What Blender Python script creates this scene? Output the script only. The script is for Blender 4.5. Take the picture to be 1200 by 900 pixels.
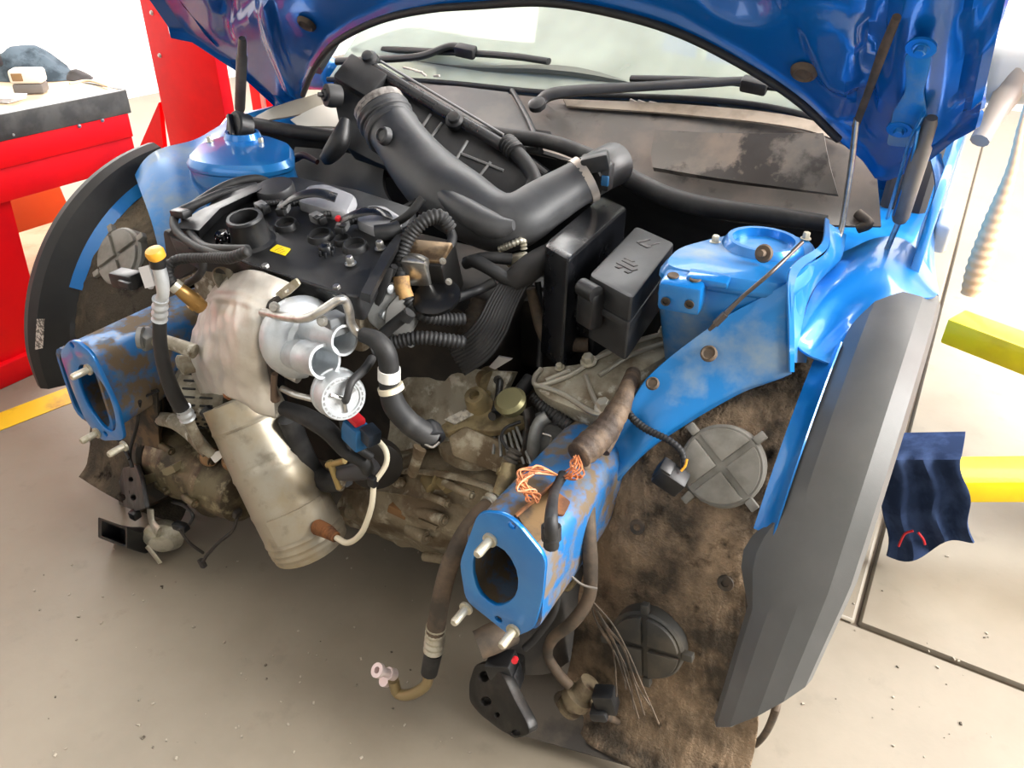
import bpy, bmesh, math, random
from math import sin, cos, pi, radians, sqrt, atan2
from mathutils import Vector as V, Matrix, noise, Quaternion

scn = bpy.context.scene
for o in list(bpy.data.objects):
    bpy.data.objects.remove(o)
COL = scn.collection
random.seed(7)

# ------------------------------------------------------------------ camera
F_PX = 918.0
PITCH, YAW, ROLL = radians(31.78), radians(29.55), radians(1.24)
CAM = V((.866, -.687, 1.295))
FW = V((-sin(YAW)*cos(PITCH), cos(YAW)*cos(PITCH), -sin(PITCH)))
_R0 = V((cos(YAW), sin(YAW), 0)); _U0 = _R0.cross(FW)
RT = _R0*cos(ROLL) + _U0*sin(ROLL)
UP = _U0*cos(ROLL) - _R0*sin(ROLL)
cd = bpy.data.cameras.new('camera'); co = bpy.data.objects.new('camera', cd); COL.objects.link(co)
cd.sensor_fit = 'HORIZONTAL'; cd.sensor_width = 36; cd.lens = F_PX/1200*36; cd.clip_start = .02; cd.clip_end = 200
m3 = Matrix((RT, UP, -FW)).transposed()
co.matrix_world = Matrix.Translation(CAM) @ m3.to_4x4()
scn.camera = co

# ------------------------------------------------------------------ world and lights
vs = scn.view_settings
vs.view_transform = 'Standard'; vs.look = 'None'; vs.gamma = 1; vs.use_curve_mapping = False
vs.exposure = 0.6
w = bpy.data.worlds.new('daylight'); scn.world = w; w.use_nodes = True
nt = w.node_tree; bg = nt.nodes['Background']
bg.inputs[0].default_value = (.93, .97, 1, 1); bg.inputs[1].default_value = 0.3


def area(name, loc, target, sx, sy, power, col=(1, 1, 1)):
    l = bpy.data.lights.new(name, 'AREA'); l.shape = 'RECTANGLE'; l.size = sx; l.size_y = sy
    l.energy = power; l.color = col
    o = bpy.data.objects.new(name, l); COL.objects.link(o); o.location = loc
    o.rotation_euler = (V(target)-V(loc)).to_track_quat('-Z', 'Y').to_euler()
    return o


area('doorway_daylight', (4.3, 2.1, 2.9), (.8, .7, .5), 4.2, 2.6, 850, (1, .98, .95))
area('roof_light', (.2, 4.0, 4.1), (.1, 2.2, 0), 6, 2.2, 260, (1, .99, .97))
area('left_window_light', (-4.2, 2.6, 2.7), (-.6, .3, .5), 3.0, 1.8, 230, (1, .98, .95))
area('front_fill_light', (-1.0, -4.6, 3.0), (0, .3, .6), 3.5, 1.6, 20, (1, .98, .94))  # added fill from the camera side, no window stands here


# ------------------------------------------------------------------ placing helpers
def ray(x, y):
    return FW + RT*((x-600)/F_PX) - UP*((y-450)/F_PX)


def P(x, y, Y):                      # the point at car depth Y
    d = ray(x, y); return CAM + d*((Y-CAM.y)/d.y)


def PX(x, y, X):
    d = ray(x, y); return CAM + d*((X-CAM.x)/d.x)


def PZ(x, y, Z):
    d = ray(x, y); return CAM + d*((Z-CAM.z)/d.z)


def PL(x, y, p0, n):
    d = ray(x, y); return CAM + d*((p0-CAM).dot(n)/d.dot(n))


WY, WZ = .57, .31                     # wheel axle in the Y-Z plane


def CY(x, y, r):                      # point on the cylinder around the front axle
    d = ray(x, y); a = d.y**2+d.z**2; oy, oz = CAM.y-WY, CAM.z-WZ
    b = oy*d.y+oz*d.z; c = oy*oy+oz*oz-r*r; D = b*b-a*c
    t = (-b-sqrt(D))/a if D > 0 else -b/a
    return CAM + d*t


def S(p):                             # metres per photograph pixel at p
    return (p-CAM).dot(FW)/F_PX


# ------------------------------------------------------------------ object helpers
ORG = {}


def link(o):
    COL.objects.link(o); return o


def thing(name, label, cat, loc, group=None):
    o = link(bpy.data.objects.new(name, None)); o.empty_display_size = .05
    o.location = loc; o['label'] = label; o['category'] = cat
    if group: o['group'] = group
    ORG[o] = V(loc)
    return o


def part(name, bm, mat, parent, label=None, kind=None, sharp=.7):
    if kind is None:
        bms = clusters(bm)
        if len(bms) > 1:
            return [_mk(name, b, mat, parent, ORG[parent], sharp, label, None, None, None) for b in bms][0]
    return _mk(name, bm, mat, parent, ORG[parent], sharp, label, None, None, kind)


def clusters(bm):
    """split a bmesh into pieces that stand apart from each other"""
    bm.verts.index_update(); n = len(bm.verts); par = list(range(n))

    def fd(i):
        while par[i] != i: par[i] = par[par[i]]; i = par[i]
        return i
    for e in bm.edges: par[fd(e.verts[0].index)] = fd(e.verts[1].index)
    g = {}
    for v in bm.verts: g.setdefault(fd(v.index), []).append(v)
    if len(g) < 2 or len(g) > 60: return [bm]
    L = [[vs, [min(v.co[k] for v in vs)-.002 for k in range(3)], [max(v.co[k] for v in vs)+.002 for k in range(3)]] for vs in g.values()]
    done = False
    while not done:
        done = True
        for i in range(len(L)):
            for j in range(i):
                a, b = L[i], L[j]
                if all(a[1][k] <= b[2][k] and b[1][k] <= a[2][k] for k in range(3)):
                    L[j] = [a[0]+b[0], [min(x) for x in zip(a[1], b[1])], [max(x) for x in zip(a[2], b[2])]]
                    del L[i]; done = False; break
            if not done: break
    if len(L) < 2: return [bm]
    out = []
    for vs, _, _ in L:
        b2 = bmesh.new(); m = {v: b2.verts.new(v.co) for v in vs}
        fs = {f for v in vs for f in v.link_faces}
        for f in fs: b2.faces.new([m[v] for v in f.verts])
        out.append(b2)
    bm.free(); return out


def one(name, bm, mat, label, cat, group=None, kind=None, sharp=.7):
    bb = [v.co for v in bm.verts]
    c = V(((min(v.x for v in bb)+max(v.x for v in bb))/2, (min(v.y for v in bb)+max(v.y for v in bb))/2, min(v.z for v in bb)))
    return _mk(name, bm, mat, None, c, sharp, label, cat, group, kind)


def _mk(name, bm, mat, parent, org, sharp, label, cat, group, kind):
    bmesh.ops.translate(bm, verts=bm.verts, vec=-org)
    bmesh.ops.remove_doubles(bm, verts=bm.verts, dist=1e-6)
    bmesh.ops.recalc_face_normals(bm, faces=bm.faces)
    for f in bm.faces: f.smooth = True
    for e in bm.edges:
        if len(e.link_faces) == 2:
            if e.calc_face_angle(0) > sharp: e.smooth = False
    me = bpy.data.meshes.new(name); bm.to_mesh(me); bm.free()
    me.materials.append(mat)
    o = link(bpy.data.objects.new(name, me)); ORG[o] = org.copy()
    if parent: o.parent = parent
    else: o.location = org
    if label: o['label'] = label
    if cat: o['category'] = cat
    if group: o['group'] = group
    if kind: o['kind'] = kind
    return o


def struct(name, bm, mat):
    o = one(name, bm, mat, None, None); o['kind'] = 'structure'; return o


def NB(): return bmesh.new()


def crom(pts, k):
    """Catmull-Rom through pts (any tuples/Vectors of floats), k steps per span."""
    n = len(pts); out = []
    if n == 2: k = max(k, 1)
    for i in range(n-1):
        p0 = pts[i-1] if i > 0 else pts[0]*2-pts[1]
        p1, p2 = pts[i], pts[i+1]
        p3 = pts[i+2] if i+2 < n else pts[-1]*2-pts[-2]
        for j in range(k):
            t = j/k
            out.append(((p1*2) + (p2-p0)*t + (p0*2-p1*5+p2*4-p3)*t*t + (p1*3-p0-p2*3+p3)*t**3)*.5)
    out.append(pts[-1]); return out


def ring(c, u, v, r, n, ru=1, rv=1):
    return [c + u*(cos(2*pi*i/n)*r*ru) + v*(sin(2*pi*i/n)*r*rv) for i in range(n)]


def loft(bm, rings, cap0=True, cap1=True, close=True):
    vs_ = [[bm.verts.new(p) for p in r] for r in rings]
    n = len(vs_[0])
    for a, b in zip(vs_, vs_[1:]):
        for i in range(n if close else n-1):
            j = (i+1) % n
            try: bm.faces.new((a[i], a[j], b[j], b[i]))
            except ValueError: pass
    if close:
        if cap0: bm.faces.new(list(reversed(vs_[0])))
        if cap1: bm.faces.new(vs_[-1])
    return vs_


def frame_of(d, ref=None):
    d = d.normalized()
    r = ref if ref is not None else (V((0, 0, 1)) if abs(d.z) < .9 else V((1, 0, 0)))
    u = r.cross(d)
    if u.length < 1e-6: u = V((1, 0, 0)).cross(d)
    u.normalize(); return u, d.cross(u)


def tube(bm, pts, r, n=10, k=6, corr=None, smooth=True, flat=None, cap=True, hollow=None):
    """pts Vectors; r number or list; corr=(pitch, amp); flat=(sx, sy, ref)."""
    pts = [V(p) for p in pts]
    rs = list(r) if isinstance(r, (list, tuple)) else [r]*len(pts)
    if smooth:
        q = crom([V((p.x, p.y, p.z, a)) for p, a in zip(pts, rs)], k)
    else:
        q = [V((p.x, p.y, p.z, a)) for p, a in zip(pts, rs)]
    path = [V(a[:3]) for a in q]; rad = [max(a[3], 1e-4) for a in q]
    if corr:
        pitch, amp = corr
        L = [0]
        for a, b in zip(path, path[1:]): L.append(L[-1]+(b-a).length)
        m = max(8, int(L[-1]/pitch*4)); np_, nr = [], []; i = 0
        for s in range(m+1):
            t = L[-1]*s/m
            while i < len(L)-2 and L[i+1] < t: i += 1
            f = (t-L[i])/max(L[i+1]-L[i], 1e-9)
            np_.append(path[i].lerp(path[i+1], f))
            nr.append((rad[i]*(1-f)+rad[i+1]*f)*(1+(amp if s % 4 in (0, 1) else -amp)))
        path, rad = np_, nr
    d0 = (path[1]-path[0]).normalized(); u, v = frame_of(d0, flat[2] if flat else None)
    rings = []
    for i, p in enumerate(path):
        d = (path[min(i+1, len(path)-1)]-path[max(i-1, 0)])
        if d.length < 1e-9: d = d0
        d.normalize()
        rot = d0.rotation_difference(d); u = rot @ u; v = rot @ v; d0 = d
        if flat: rings.append(ring(p, u, v, rad[i], n, flat[0], flat[1]))
        else: rings.append(ring(p, u, v, rad[i], n))
    if hollow:
        inner = []
        u0, v0 = u, v
        for p, r2, d_ in ((path[-1], rad[-1]*hollow, 0), (path[-1]-d0*rad[-1]*2.2, rad[-1]*hollow*.97, 1)):
            inner.append(ring(p, u, v, r2, n))
        rings += inner
    loft(bm, rings, cap, cap)


def T(bm, pts, rp, **kw):
    """tube from (px, py, Y) points, radius in photograph pixels"""
    q = [P(*p) for p in pts]
    rl = list(rp) if isinstance(rp, (list, tuple)) else [rp]*len(q)
    tube(bm, q, [a*S(p) for a, p in zip(rl, q)], **kw)
    return q


def lathe(bm, o, ax, prof, n=24, ref=None, a0=0, a1=2*pi):
    o = V(o); ax = V(ax).normalized(); u, v = frame_of(ax, ref)
    full = abs(a1-a0-2*pi) < 1e-6
    rings = []
    for h, r in prof:
        r = max(r, 1e-5)
        m = n if full else n+1
        rings.append([o+ax*h+u*(cos(a0+(a1-a0)*i/n)*r)+v*(sin(a0+(a1-a0)*i/n)*r) for i in range(m)])
    loft(bm, rings, full, full, full)


def box(bm, c, size, rot=None, bev=.004, seg=2):
    b2 = bmesh.new(); bmesh.ops.create_cube(b2, size=1)
    for v_ in b2.verts: v_.co = V((v_.co.x*size[0], v_.co.y*size[1], v_.co.z*size[2]))
    if bev:
        bmesh.ops.bevel(b2, geom=list(b2.edges), offset=min(bev, min(size)*.45), segments=seg, affect='EDGES', profile=.5)
    M = Matrix.Translation(V(c)) @ (rot.to_4x4() if rot is not None else Matrix.Identity(4))
    bmesh.ops.transform(b2, matrix=M, verts=b2.verts)
    join(bm, b2)


def join(bm, b2):
    me = bpy.data.meshes.new('t'); b2.to_mesh(me); b2.free(); bm.from_mesh(me); bpy.data.meshes.remove(me)


def axes(x, y):
    """rotation matrix with local x along x, y near y"""
    x = V(x).normalized(); z = x.cross(V(y)).normalized(); y = z.cross(x)
    return Matrix((x, y, z)).transposed()


def hexbolt(bm, p, ax, r, h=None):
    ax = V(ax).normalized(); h = h or r*.9
    lathe(bm, p, ax, [(0, 0), (0, r*1.45), (r*.25, r*1.45), (r*.3, r*1.2)], 14)
    lathe(bm, V(p)+ax*r*.25, ax, [(0, r), (h*.85, r), (h, r*.82), (h, 0)], 6)


def rpoly(pts, rad, seg=4):
    """round the corners of a closed 3-D polygon"""
    out = []; n = len(pts)
    for i in range(n):
        a, b, c = V(pts[i-1]), V(pts[i]), V(pts[(i+1) % n])
        r = rad[i] if isinstance(rad, (list, tuple)) else rad
        d1, d2 = a-b, c-b
        t = min(r, d1.length*.48, d2.length*.48)
        p, q = b+d1.normalized()*t, b+d2.normalized()*t
        for s in range(seg+1):
            f = s/seg
            out.append(p*(1-f)**2+b*2*f*(1-f)+q*f*f)
    return out


def plate(bm, outline, thick, holes=(), bev=0):
    """flat plate from coplanar 3-D outline, extruded by the vector thick"""
    b2 = bmesh.new(); ed = []
    for lp in [outline]+list(holes):
        vv = [b2.verts.new(V(p)) for p in lp]
        for i in range(len(vv)): ed.append(b2.edges.new((vv[i], vv[(i+1) % len(vv)])))
    n = V((0, 0, 0)); o = [V(p) for p in outline]
    for i in range(len(o)): n += o[i].cross(o[(i+1) % len(o)])
    bmesh.ops.triangle_fill(b2, edges=ed, use_beauty=True, normal=n.normalized())
    r = bmesh.ops.extrude_face_region(b2, geom=list(b2.faces))
    bmesh.ops.translate(b2, verts=[g for g in r['geom'] if isinstance(g, bmesh.types.BMVert)], vec=V(thick))
    bmesh.ops.recalc_face_normals(b2, faces=b2.faces)
    if bev:
        es = [e for e in b2.edges if len(e.link_faces) == 2 and e.calc_face_angle(0) > .9]
        bmesh.ops.bevel(b2, geom=es, offset=bev, segments=2, affect='EDGES', profile=.5)
    join(bm, b2)


def surf(grid, nu, nv):
    """Catmull-Rom surface through a grid of Vectors -> dense grid"""
    rows = [crom([V(p) for p in r], nu) for r in grid]
    cols = [crom([r[i] for r in rows], nv) for i in range(len(rows[0]))]
    return [[cols[i][j] for i in range(len(cols))] for j in range(len(cols[0]))]


def sheet(bm, g, th, fn=None):
    """thickened sheet from a dense grid"""
    R_, C_ = len(g), len(g[0])
    nrm = [[None]*C_ for _ in range(R_)]
    for j in range(R_):
        for i in range(C_):
            du = g[j][min(i+1, C_-1)]-g[j][max(i-1, 0)]; dv = g[min(j+1, R_-1)][i]-g[max(j-1, 0)][i]
            n = du.cross(dv)
            nrm[j][i] = n.normalized() if n.length > 1e-12 else V((0, 0, 1))
    c = g[R_//2][C_//2]
    sgn = 1 if nrm[R_//2][C_//2].dot(CAM-c) > 0 else -1
    A = []; B = []
    for j in range(R_):
        ra, rb = [], []
        for i in range(C_):
            n = nrm[j][i]*sgn; h = fn(i/(C_-1), j/(R_-1), g[j][i]) if fn else 0
            ra.append(bm.verts.new(g[j][i]+n*h)); rb.append(bm.verts.new(g[j][i]+n*(h-th)))
        A.append(ra); B.append(rb)

    def q(*v_):
        try: bm.faces.new(v_)
        except ValueError: pass
    for j in range(R_-1):
        for i in range(C_-1):
            q(A[j][i], A[j][i+1], A[j+1][i+1], A[j+1][i]); q(B[j][i], B[j+1][i], B[j+1][i+1], B[j][i+1])
    for i in range(C_-1):
        q(A[0][i], B[0][i], B[0][i+1], A[0][i+1]); q(A[-1][i], A[-1][i+1], B[-1][i+1], B[-1][i])
    for j in range(R_-1):
        q(A[j][0], A[j+1][0], B[j+1][0], B[j][0]); q(A[j][-1], B[j][-1], B[j+1][-1], A[j+1][-1])


def patch(bm, rows, th=.003, nu=6, nv=6, fn=None):
    sheet(bm, surf([[P(*p) if isinstance(p, tuple) else p for p in r] for r in rows], nu, nv), th, fn)


def nz(p, s, seed=0): return noise.noise(V(p)*s+V((seed*7.1, seed*3.3, seed*1.7)))


# ------------------------------------------------------------------ materials
def lin(h):
    h = h.lstrip('#'); c = [int(h[i:i+2], 16)/255 for i in (0, 2, 4)]
    return tuple(x/12.92 if x <= .04045 else ((x+.055)/1.055)**2.4 for x in c)+(1,)


def M(name, c, rough=.5, metal=0, c2=None, scale=10, lo=.45, hi=.6, bump=0, bscale=80, coat=0, rough2=None,
      detail=6, spec=.5, c3=None, s3=40, lo3=.55, hi3=.65, aniso=None):
    m = bpy.data.materials.new(name); m.use_nodes = True; t = m.node_tree; b = t.nodes['Principled BSDF']
    b.inputs['Base Color'].default_value = lin(c); b.inputs['Roughness'].default_value = rough
    b.inputs['Metallic'].default_value = metal; b.inputs['Coat Weight'].default_value = coat
    b.inputs['Coat Roughness'].default_value = .06; b.inputs['Specular IOR Level'].default_value = spec
    tc = t.nodes.new('ShaderNodeTexCoord')

    def nse(sc, det=detail):
        n = t.nodes.new('ShaderNodeTexNoise'); n.inputs['Scale'].default_value = sc
        n.inputs['Detail'].default_value = det; n.inputs['Roughness'].default_value = .6
        t.links.new(tc.outputs['Object'], n.inputs['Vector']); return n

    def mask(sc, a, z):
        n = nse(sc); r = t.nodes.new('ShaderNodeMapRange'); r.inputs['From Min'].default_value = a; r.inputs['From Max'].default_value = z
        t.links.new(n.outputs['Fac'], r.inputs['Value']); return r.outputs[0]

    def mix(f, a, z):
        x = t.nodes.new('ShaderNodeMix'); x.data_type = 'RGBA'
        t.links.new(f, x.inputs[0])
        if isinstance(a, str): x.inputs[6].default_value = lin(a)
        else: t.links.new(a, x.inputs[6])
        x.inputs[7].default_value = lin(z); return x.outputs[2]
    out = None
    if c2:
        f = mask(scale, lo, hi); out = mix(f, c, c2)
        if rough2 is not None:
            r = t.nodes.new('ShaderNodeMapRange'); t.links.new(f, r.inputs['Value'])
            r.inputs['To Min'].default_value = rough; r.inputs['To Max'].default_value = rough2
            t.links.new(r.outputs[0], b.inputs['Roughness'])
            if metal:
                r2 = t.nodes.new('ShaderNodeMapRange'); t.links.new(f, r2.inputs['Value'])
                r2.inputs['To Min'].default_value = metal; r2.inputs['To Max'].default_value = metal*.3
                t.links.new(r2.outputs[0], b.inputs['Metallic'])
    if c3:
        out = mix(mask(s3, lo3, hi3), out if out is not None else c, c3)
    if out is not None: t.links.new(out, b.inputs['Base Color'])
    if bump:
        n = nse(bscale, 4); bp = t.nodes.new('ShaderNodeBump'); bp.inputs['Strength'].default_value = bump
        bp.inputs['Distance'].default_value = .004
        t.links.new(n.outputs['Fac'], bp.inputs['Height']); t.links.new(bp.outputs[0], b.inputs['Normal'])
    return m


blue = M('blue_metallic_paint', '#0872be', .32, .35, coat=.8, c2='#2f8ac4', scale=5, lo=.5, hi=.8, rough2=.45)
bluehood = M('blue_hood_paint', '#0a64b8', .24, .2, coat=.8)
bluedusty = M('dusty_blue_paint', '#1273b8', .42, .15, c2='#8496a2', scale=9, lo=.48, hi=.72, rough2=.7, coat=.25)
bluedirt = M('dirty_blue_paint', '#2168a4', .5, .1, c2='#6b5c49', scale=16, lo=.44, hi=.54, rough2=.9, c3='#54667c', s3=30, lo3=.52, hi3=.62)
blackp = M('black_plastic', '#121315', .42, c2='#2a2a2b', scale=14, lo=.45, hi=.7, rough2=.6, bump=.05, bscale=400)
blackg = M('glossy_black_plastic', '#0c0d10', .22, c2='#1a1b1e', scale=8, rough2=.34)
blackdust = M('dusty_black_plastic', '#2b2a29', .55, c2='#4e463f', scale=7, lo=.45, hi=.65, rough2=.75, bump=.06, bscale=300)
cowlm = M('cowl_grey_plastic', '#55514d', .5, c2='#736860', scale=6, lo=.42, hi=.65, rough2=.8, c3='#2c2826', s3=9, lo3=.58, hi3=.68)
rubber = M('black_rubber', '#1c1c1d', .6, c2='#343332', scale=20, lo=.5, hi=.7)
rubberb = M('brown_dusty_rubber', '#3d352c', .75, c2='#675645', scale=18, lo=.4, hi=.65)
hosem = M('intake_rubber', '#313234', .45, c2='#4d4d4e', scale=9, lo=.45, hi=.75, rough2=.6, bump=.03, bscale=200)
alum = M('clean_cast_aluminium', '#c9cdd0', .42, .6, c2='#b2b7ba', scale=30, lo=.4, hi=.7, bump=.12, bscale=450)
aldirty = M('dirty_cast_aluminium', '#a09a89', .5, .45, c2='#695c49', scale=14, lo=.42, hi=.62, rough2=.85, c3='#c6c2b5', s3=34, lo3=.56, hi3=.66, bump=.25, bscale=160)
albrown = M('brown_cast_gearcase', '#93866f', .55, .4, c2='#64543f', scale=10, lo=.42, hi=.6, rough2=.8, c3='#b3aa95', s3=26, lo3=.55, hi3=.68, bump=.3, bscale=140)
algrey = M('grey_cast_aluminium', '#8d8e8c', .48, .6, c2='#6c6a65', scale=16, lo=.45, hi=.65, rough2=.7, bump=.15, bscale=300)
shield = M('embossed_silver_foil', '#dcd7ce', .4, .65, c2='#bdb2a3', scale=9, lo=.5, hi=.7, rough2=.5, bump=.15, bscale=60)
steelcat = M('heat_tinted_steel', '#b0a898', .42, .75, c2='#a08f70', scale=6, lo=.45, hi=.65, rough2=.5, c3='#8d8575', s3=22, lo3=.55, hi3=.7, bump=.05, bscale=60)
steel = M('bright_steel', '#c5c3be', .28, .9, c2='#a5a19a', scale=40)
zinc = M('zinc_plated_steel', '#c9c4b4', .4, .7, c2='#a59d86', scale=30, rough2=.55)
rust = M('rusty_steel', '#8a5a35', .6, .5, c2='#5a3a25', scale=30, rough2=.8)
darkst = M('dark_steel', '#3b3733', .5, .5, c2='#57493b', scale=20, rough2=.8)
pink = M('anodised_fitting', '#d9c9c6', .4, .4)
white = M('white_plastic', '#e4e2dc', .5)
cream = M('cream_sleeve', '#d9cfb6', .6)
orangecap = M('amber_plastic', '#e0a02c', .45)
yellow = M('yellow_label_print', '#f2d417', .5)
redp = M('red_plastic', '#c8202a', .45)
bluepl = M('blue_connector_plastic', '#1d5d8c', .45)
copper = M('orange_wire_insulation', '#d58a5c', .5, c2='#b0663a', scale=40)
tape = M('brown_cloth_tape', '#3d3128', .7, c2='#6b5845', scale=24, lo=.42, hi=.62, bump=.4, bscale=150)
redpaint = M('red_gloss_paint', '#f20010', .5, coat=.08, c2='#e60012', scale=4, spec=.25)
yelpaint = M('yellow_gloss_paint', '#ffdc08', .42, coat=.2, c2='#f2cb00', scale=5)
orange = M('orange_paint', '#e0561c', .45)
wood = M('worn_wood', '#d8c2a4', .6, c2='#bda382', scale=8, lo=.4, hi=.7)
edgeb = M('black_edge_band', '#3a3836', .5, c2='#4f4d4a', scale=12)
whitewall = M('white_wall', '#f4f4f2', .85)
cloth = M('navy_cloth', '#2a3855', .9, c2='#3c4d70', scale=12, spec=.1, bump=.15, bscale=500)
silverp = M('silver_grey_plastic', '#d5d6d6', .4)
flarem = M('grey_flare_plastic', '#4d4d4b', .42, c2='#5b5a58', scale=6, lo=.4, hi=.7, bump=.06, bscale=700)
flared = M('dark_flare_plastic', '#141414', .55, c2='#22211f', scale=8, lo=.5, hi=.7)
capm = M('grey_cover_plastic', '#85827a', .55, c2='#68645b', scale=14, lo=.45, hi=.65)
capdark = M('dark_cover_plastic', '#2e2d2a', .6, c2='#4a443a', scale=14, lo=.45, hi=.65)
dashm = M('dashboard_grey', '#5c6058', .7)
tyrem = M('tyre_rubber', '#17171a', .85)


def fuzz_material(name, base, dust, lo, hi):
    m = M(name, base, .95, c2=dust, scale=7, lo=lo, hi=hi, bump=1.0, bscale=190, spec=.1, c3='#1f1b17', s3=13, lo3=.6, hi3=.7)
    for n_ in m.node_tree.nodes:
        if n_.type == 'BUMP': n_.inputs['Distance'].default_value = .007
    return m


liner_r = fuzz_material('dusty_felt', '#4a4239', '#9c866e', .42, .60)
liner_l = fuzz_material('dull_felt', '#4d473e', '#7d705d', .45, .65)

conc = M('concrete', '#8a8172', .55, c2='#7a7162', scale=2.2, lo=.35, hi=.65, c3='#776e60', s3=14, lo3=.6, hi3=.8, bump=.08, bscale=60, rough2=.4)


def glass_material():
    m = bpy.data.materials.new('windscreen_glass'); m.use_nodes = True; t = m.node_tree
    b = t.nodes['Principled BSDF']
    b.inputs['Base Color'].default_value = (.80, .9, .82, 1); b.inputs['Roughness'].default_value = .04
    b.inputs['Transmission Weight'].default_value = 1; b.inputs['IOR'].default_value = 1.5
    df = t.nodes.new('ShaderNodeBsdfDiffuse'); df.inputs[0].default_value = (.72, .78, .66, 1)   # pale diffuse layer paints the bright reflection into the glass
    tc = t.nodes.new('ShaderNodeTexCoord'); n = t.nodes.new('ShaderNodeTexNoise'); n.inputs['Scale'].default_value = 6
    t.links.new(tc.outputs['Object'], n.inputs['Vector'])
    r = t.nodes.new('ShaderNodeMapRange'); r.inputs['To Min'].default_value = .2; r.inputs['To Max'].default_value = .6
    t.links.new(n.outputs['Fac'], r.inputs['Value'])
    mx = t.nodes.new('ShaderNodeMixShader'); t.links.new(r.outputs[0], mx.inputs[0])
    t.links.new(b.outputs[0], mx.inputs[1]); t.links.new(df.outputs[0], mx.inputs[2])
    t.links.new(mx.outputs[0], t.nodes['Material Output'].inputs[0])
    return m


glass = glass_material()
# ================================================================== the setting
def slab(x0, x1, y0, y1, z0=-.06, z1=0):
    bm = NB(); box(bm, ((x0+x1)/2, (y0+y1)/2, (z0+z1)/2), (x1-x0, y1-y0, z1-z0), None, .006, 1); return bm


bm = NB(); box(bm, (0, 1, -.036), (14, 13, .05), None, 0)
floor = struct('floor', bm, M('dark_joint_dirt', '#5a5044', .9))
JY, JX, g = .684, .942, .004
for a in ((-7, 7, -5.5, JY-g), (-7, JX-g, JY+g, 7.5), (JX+g, 7, JY+g, 7.5)):
    part('floor_slab', slab(*a), conc, floor)
# yellow lane stripe beside the bench
a, b = PZ(0, 505, .0), PZ(110, 462, .0); a2, b2 = PZ(0, 484, 0), PZ(95, 440, 0)
d = (b-a).normalized(); nrm_ = V((-d.y, d.x, 0)); wd = (a2-a).dot(nrm_)
bm = NB(); plate(bm, [a-d*2, b+d*3, b+d*3+nrm_*wd, a-d*2+nrm_*wd], (0, 0, .0015))
part('painted_stripe', bm, M('worn_yellow_floor_paint', '#e8bd22', .5, c2='#b98a35', scale=6, lo=.5, hi=.62), floor, 'worn yellow floor stripe')
bm = NB(); box(bm, (0, 6.6, 2.0), (14, .12, 4.2), None, 0); struct('wall_back', bm, whitewall)
bm = NB(); box(bm, (-4.6, 1.5, 2.0), (.12, 10.2, 4.2), None, 0); struct('wall_left', bm, whitewall)
bm = NB(); box(bm, (0, 1.5, 4.3), (11, 12, .1), None, 0); struct('blocker_ceiling', bm, whitewall)  # unseen ceiling, added to block sky light from above

bm = NB(); box(bm, (0, -5.2, 1.0), (11, .12, 2.4), None, 0); struct('blocker_wall_front', bm, M('grey_wall', '#8a8a88', .85))  # unseen grey wall, added to hold back light from the front

# ---- red workbench on the left
bench = thing('workbench', 'red steel workbench with a black edged wooden top at far left', 'workbench', (-1.7, .3, 0))
BX = -1.46
z_top = .765
p_end = PX(150, 122, BX).y
bm = NB(); box(bm, (BX-.34, p_end-1.1, z_top-.012), (.66, 2.2, .02), None, .003); part('wooden_top', bm, wood, bench, 'pale worn wooden top')
bm = NB(); box(bm, (BX-.005, p_end-1.1, z_top-.035), (.014, 2.21, .07), None, .003)
box(bm, (BX-.34, p_end+.005, z_top-.035), (.66, .014, .07), None, .003); part('edge_band', bm, edgeb, bench, 'scuffed black edge band')
bm = NB(); box(bm, (BX-.012, p_end-1.09, z_top-.105), (.02, 2.17, .075), None, .003)
part('upper_rail', bm, redpaint, bench)
bm = NB()
zl = .53
box(bm, (BX-.02, p_end-1.09, (zl+z_top-.14)/2), (.02, 2.17, z_top-.14-zl), None, .003)
part('apron_panel', bm, redpaint, bench)
bm = NB()
for x_, y_ in ((15, 158), (93, 148), (120, 141)):
    p_ = PX(x_, y_, BX); hexbolt(bm, p_, (1, 0, 0), .004)
part('rivet', bm, steel, bench)
yl = PX(60, 330, BX-.03).y
bm = NB()
q = [PX(-60, 240, BX-.03), PX(16, 245, BX-.03), PX(60, 420, BX-.03), PX(-60, 480, BX-.03)]
q[0].z = q[1].z = zl+.02; q[2].z = q[3].z = .0
plate(bm, q, (-.03, 0, 0)); part('leg_panel', bm, redpaint, bench)
bm = NB(); box(bm, (BX-.03, p_end-.75, .035), (.05, 1.55, .07), None, .004); part('foot_rail', bm, redpaint, bench)
bm = NB(); box(bm, (BX-.06, p_end-.03, .3), (.06, .05, .6), None, .003); part('leg', bm, redpaint, bench)
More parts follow.
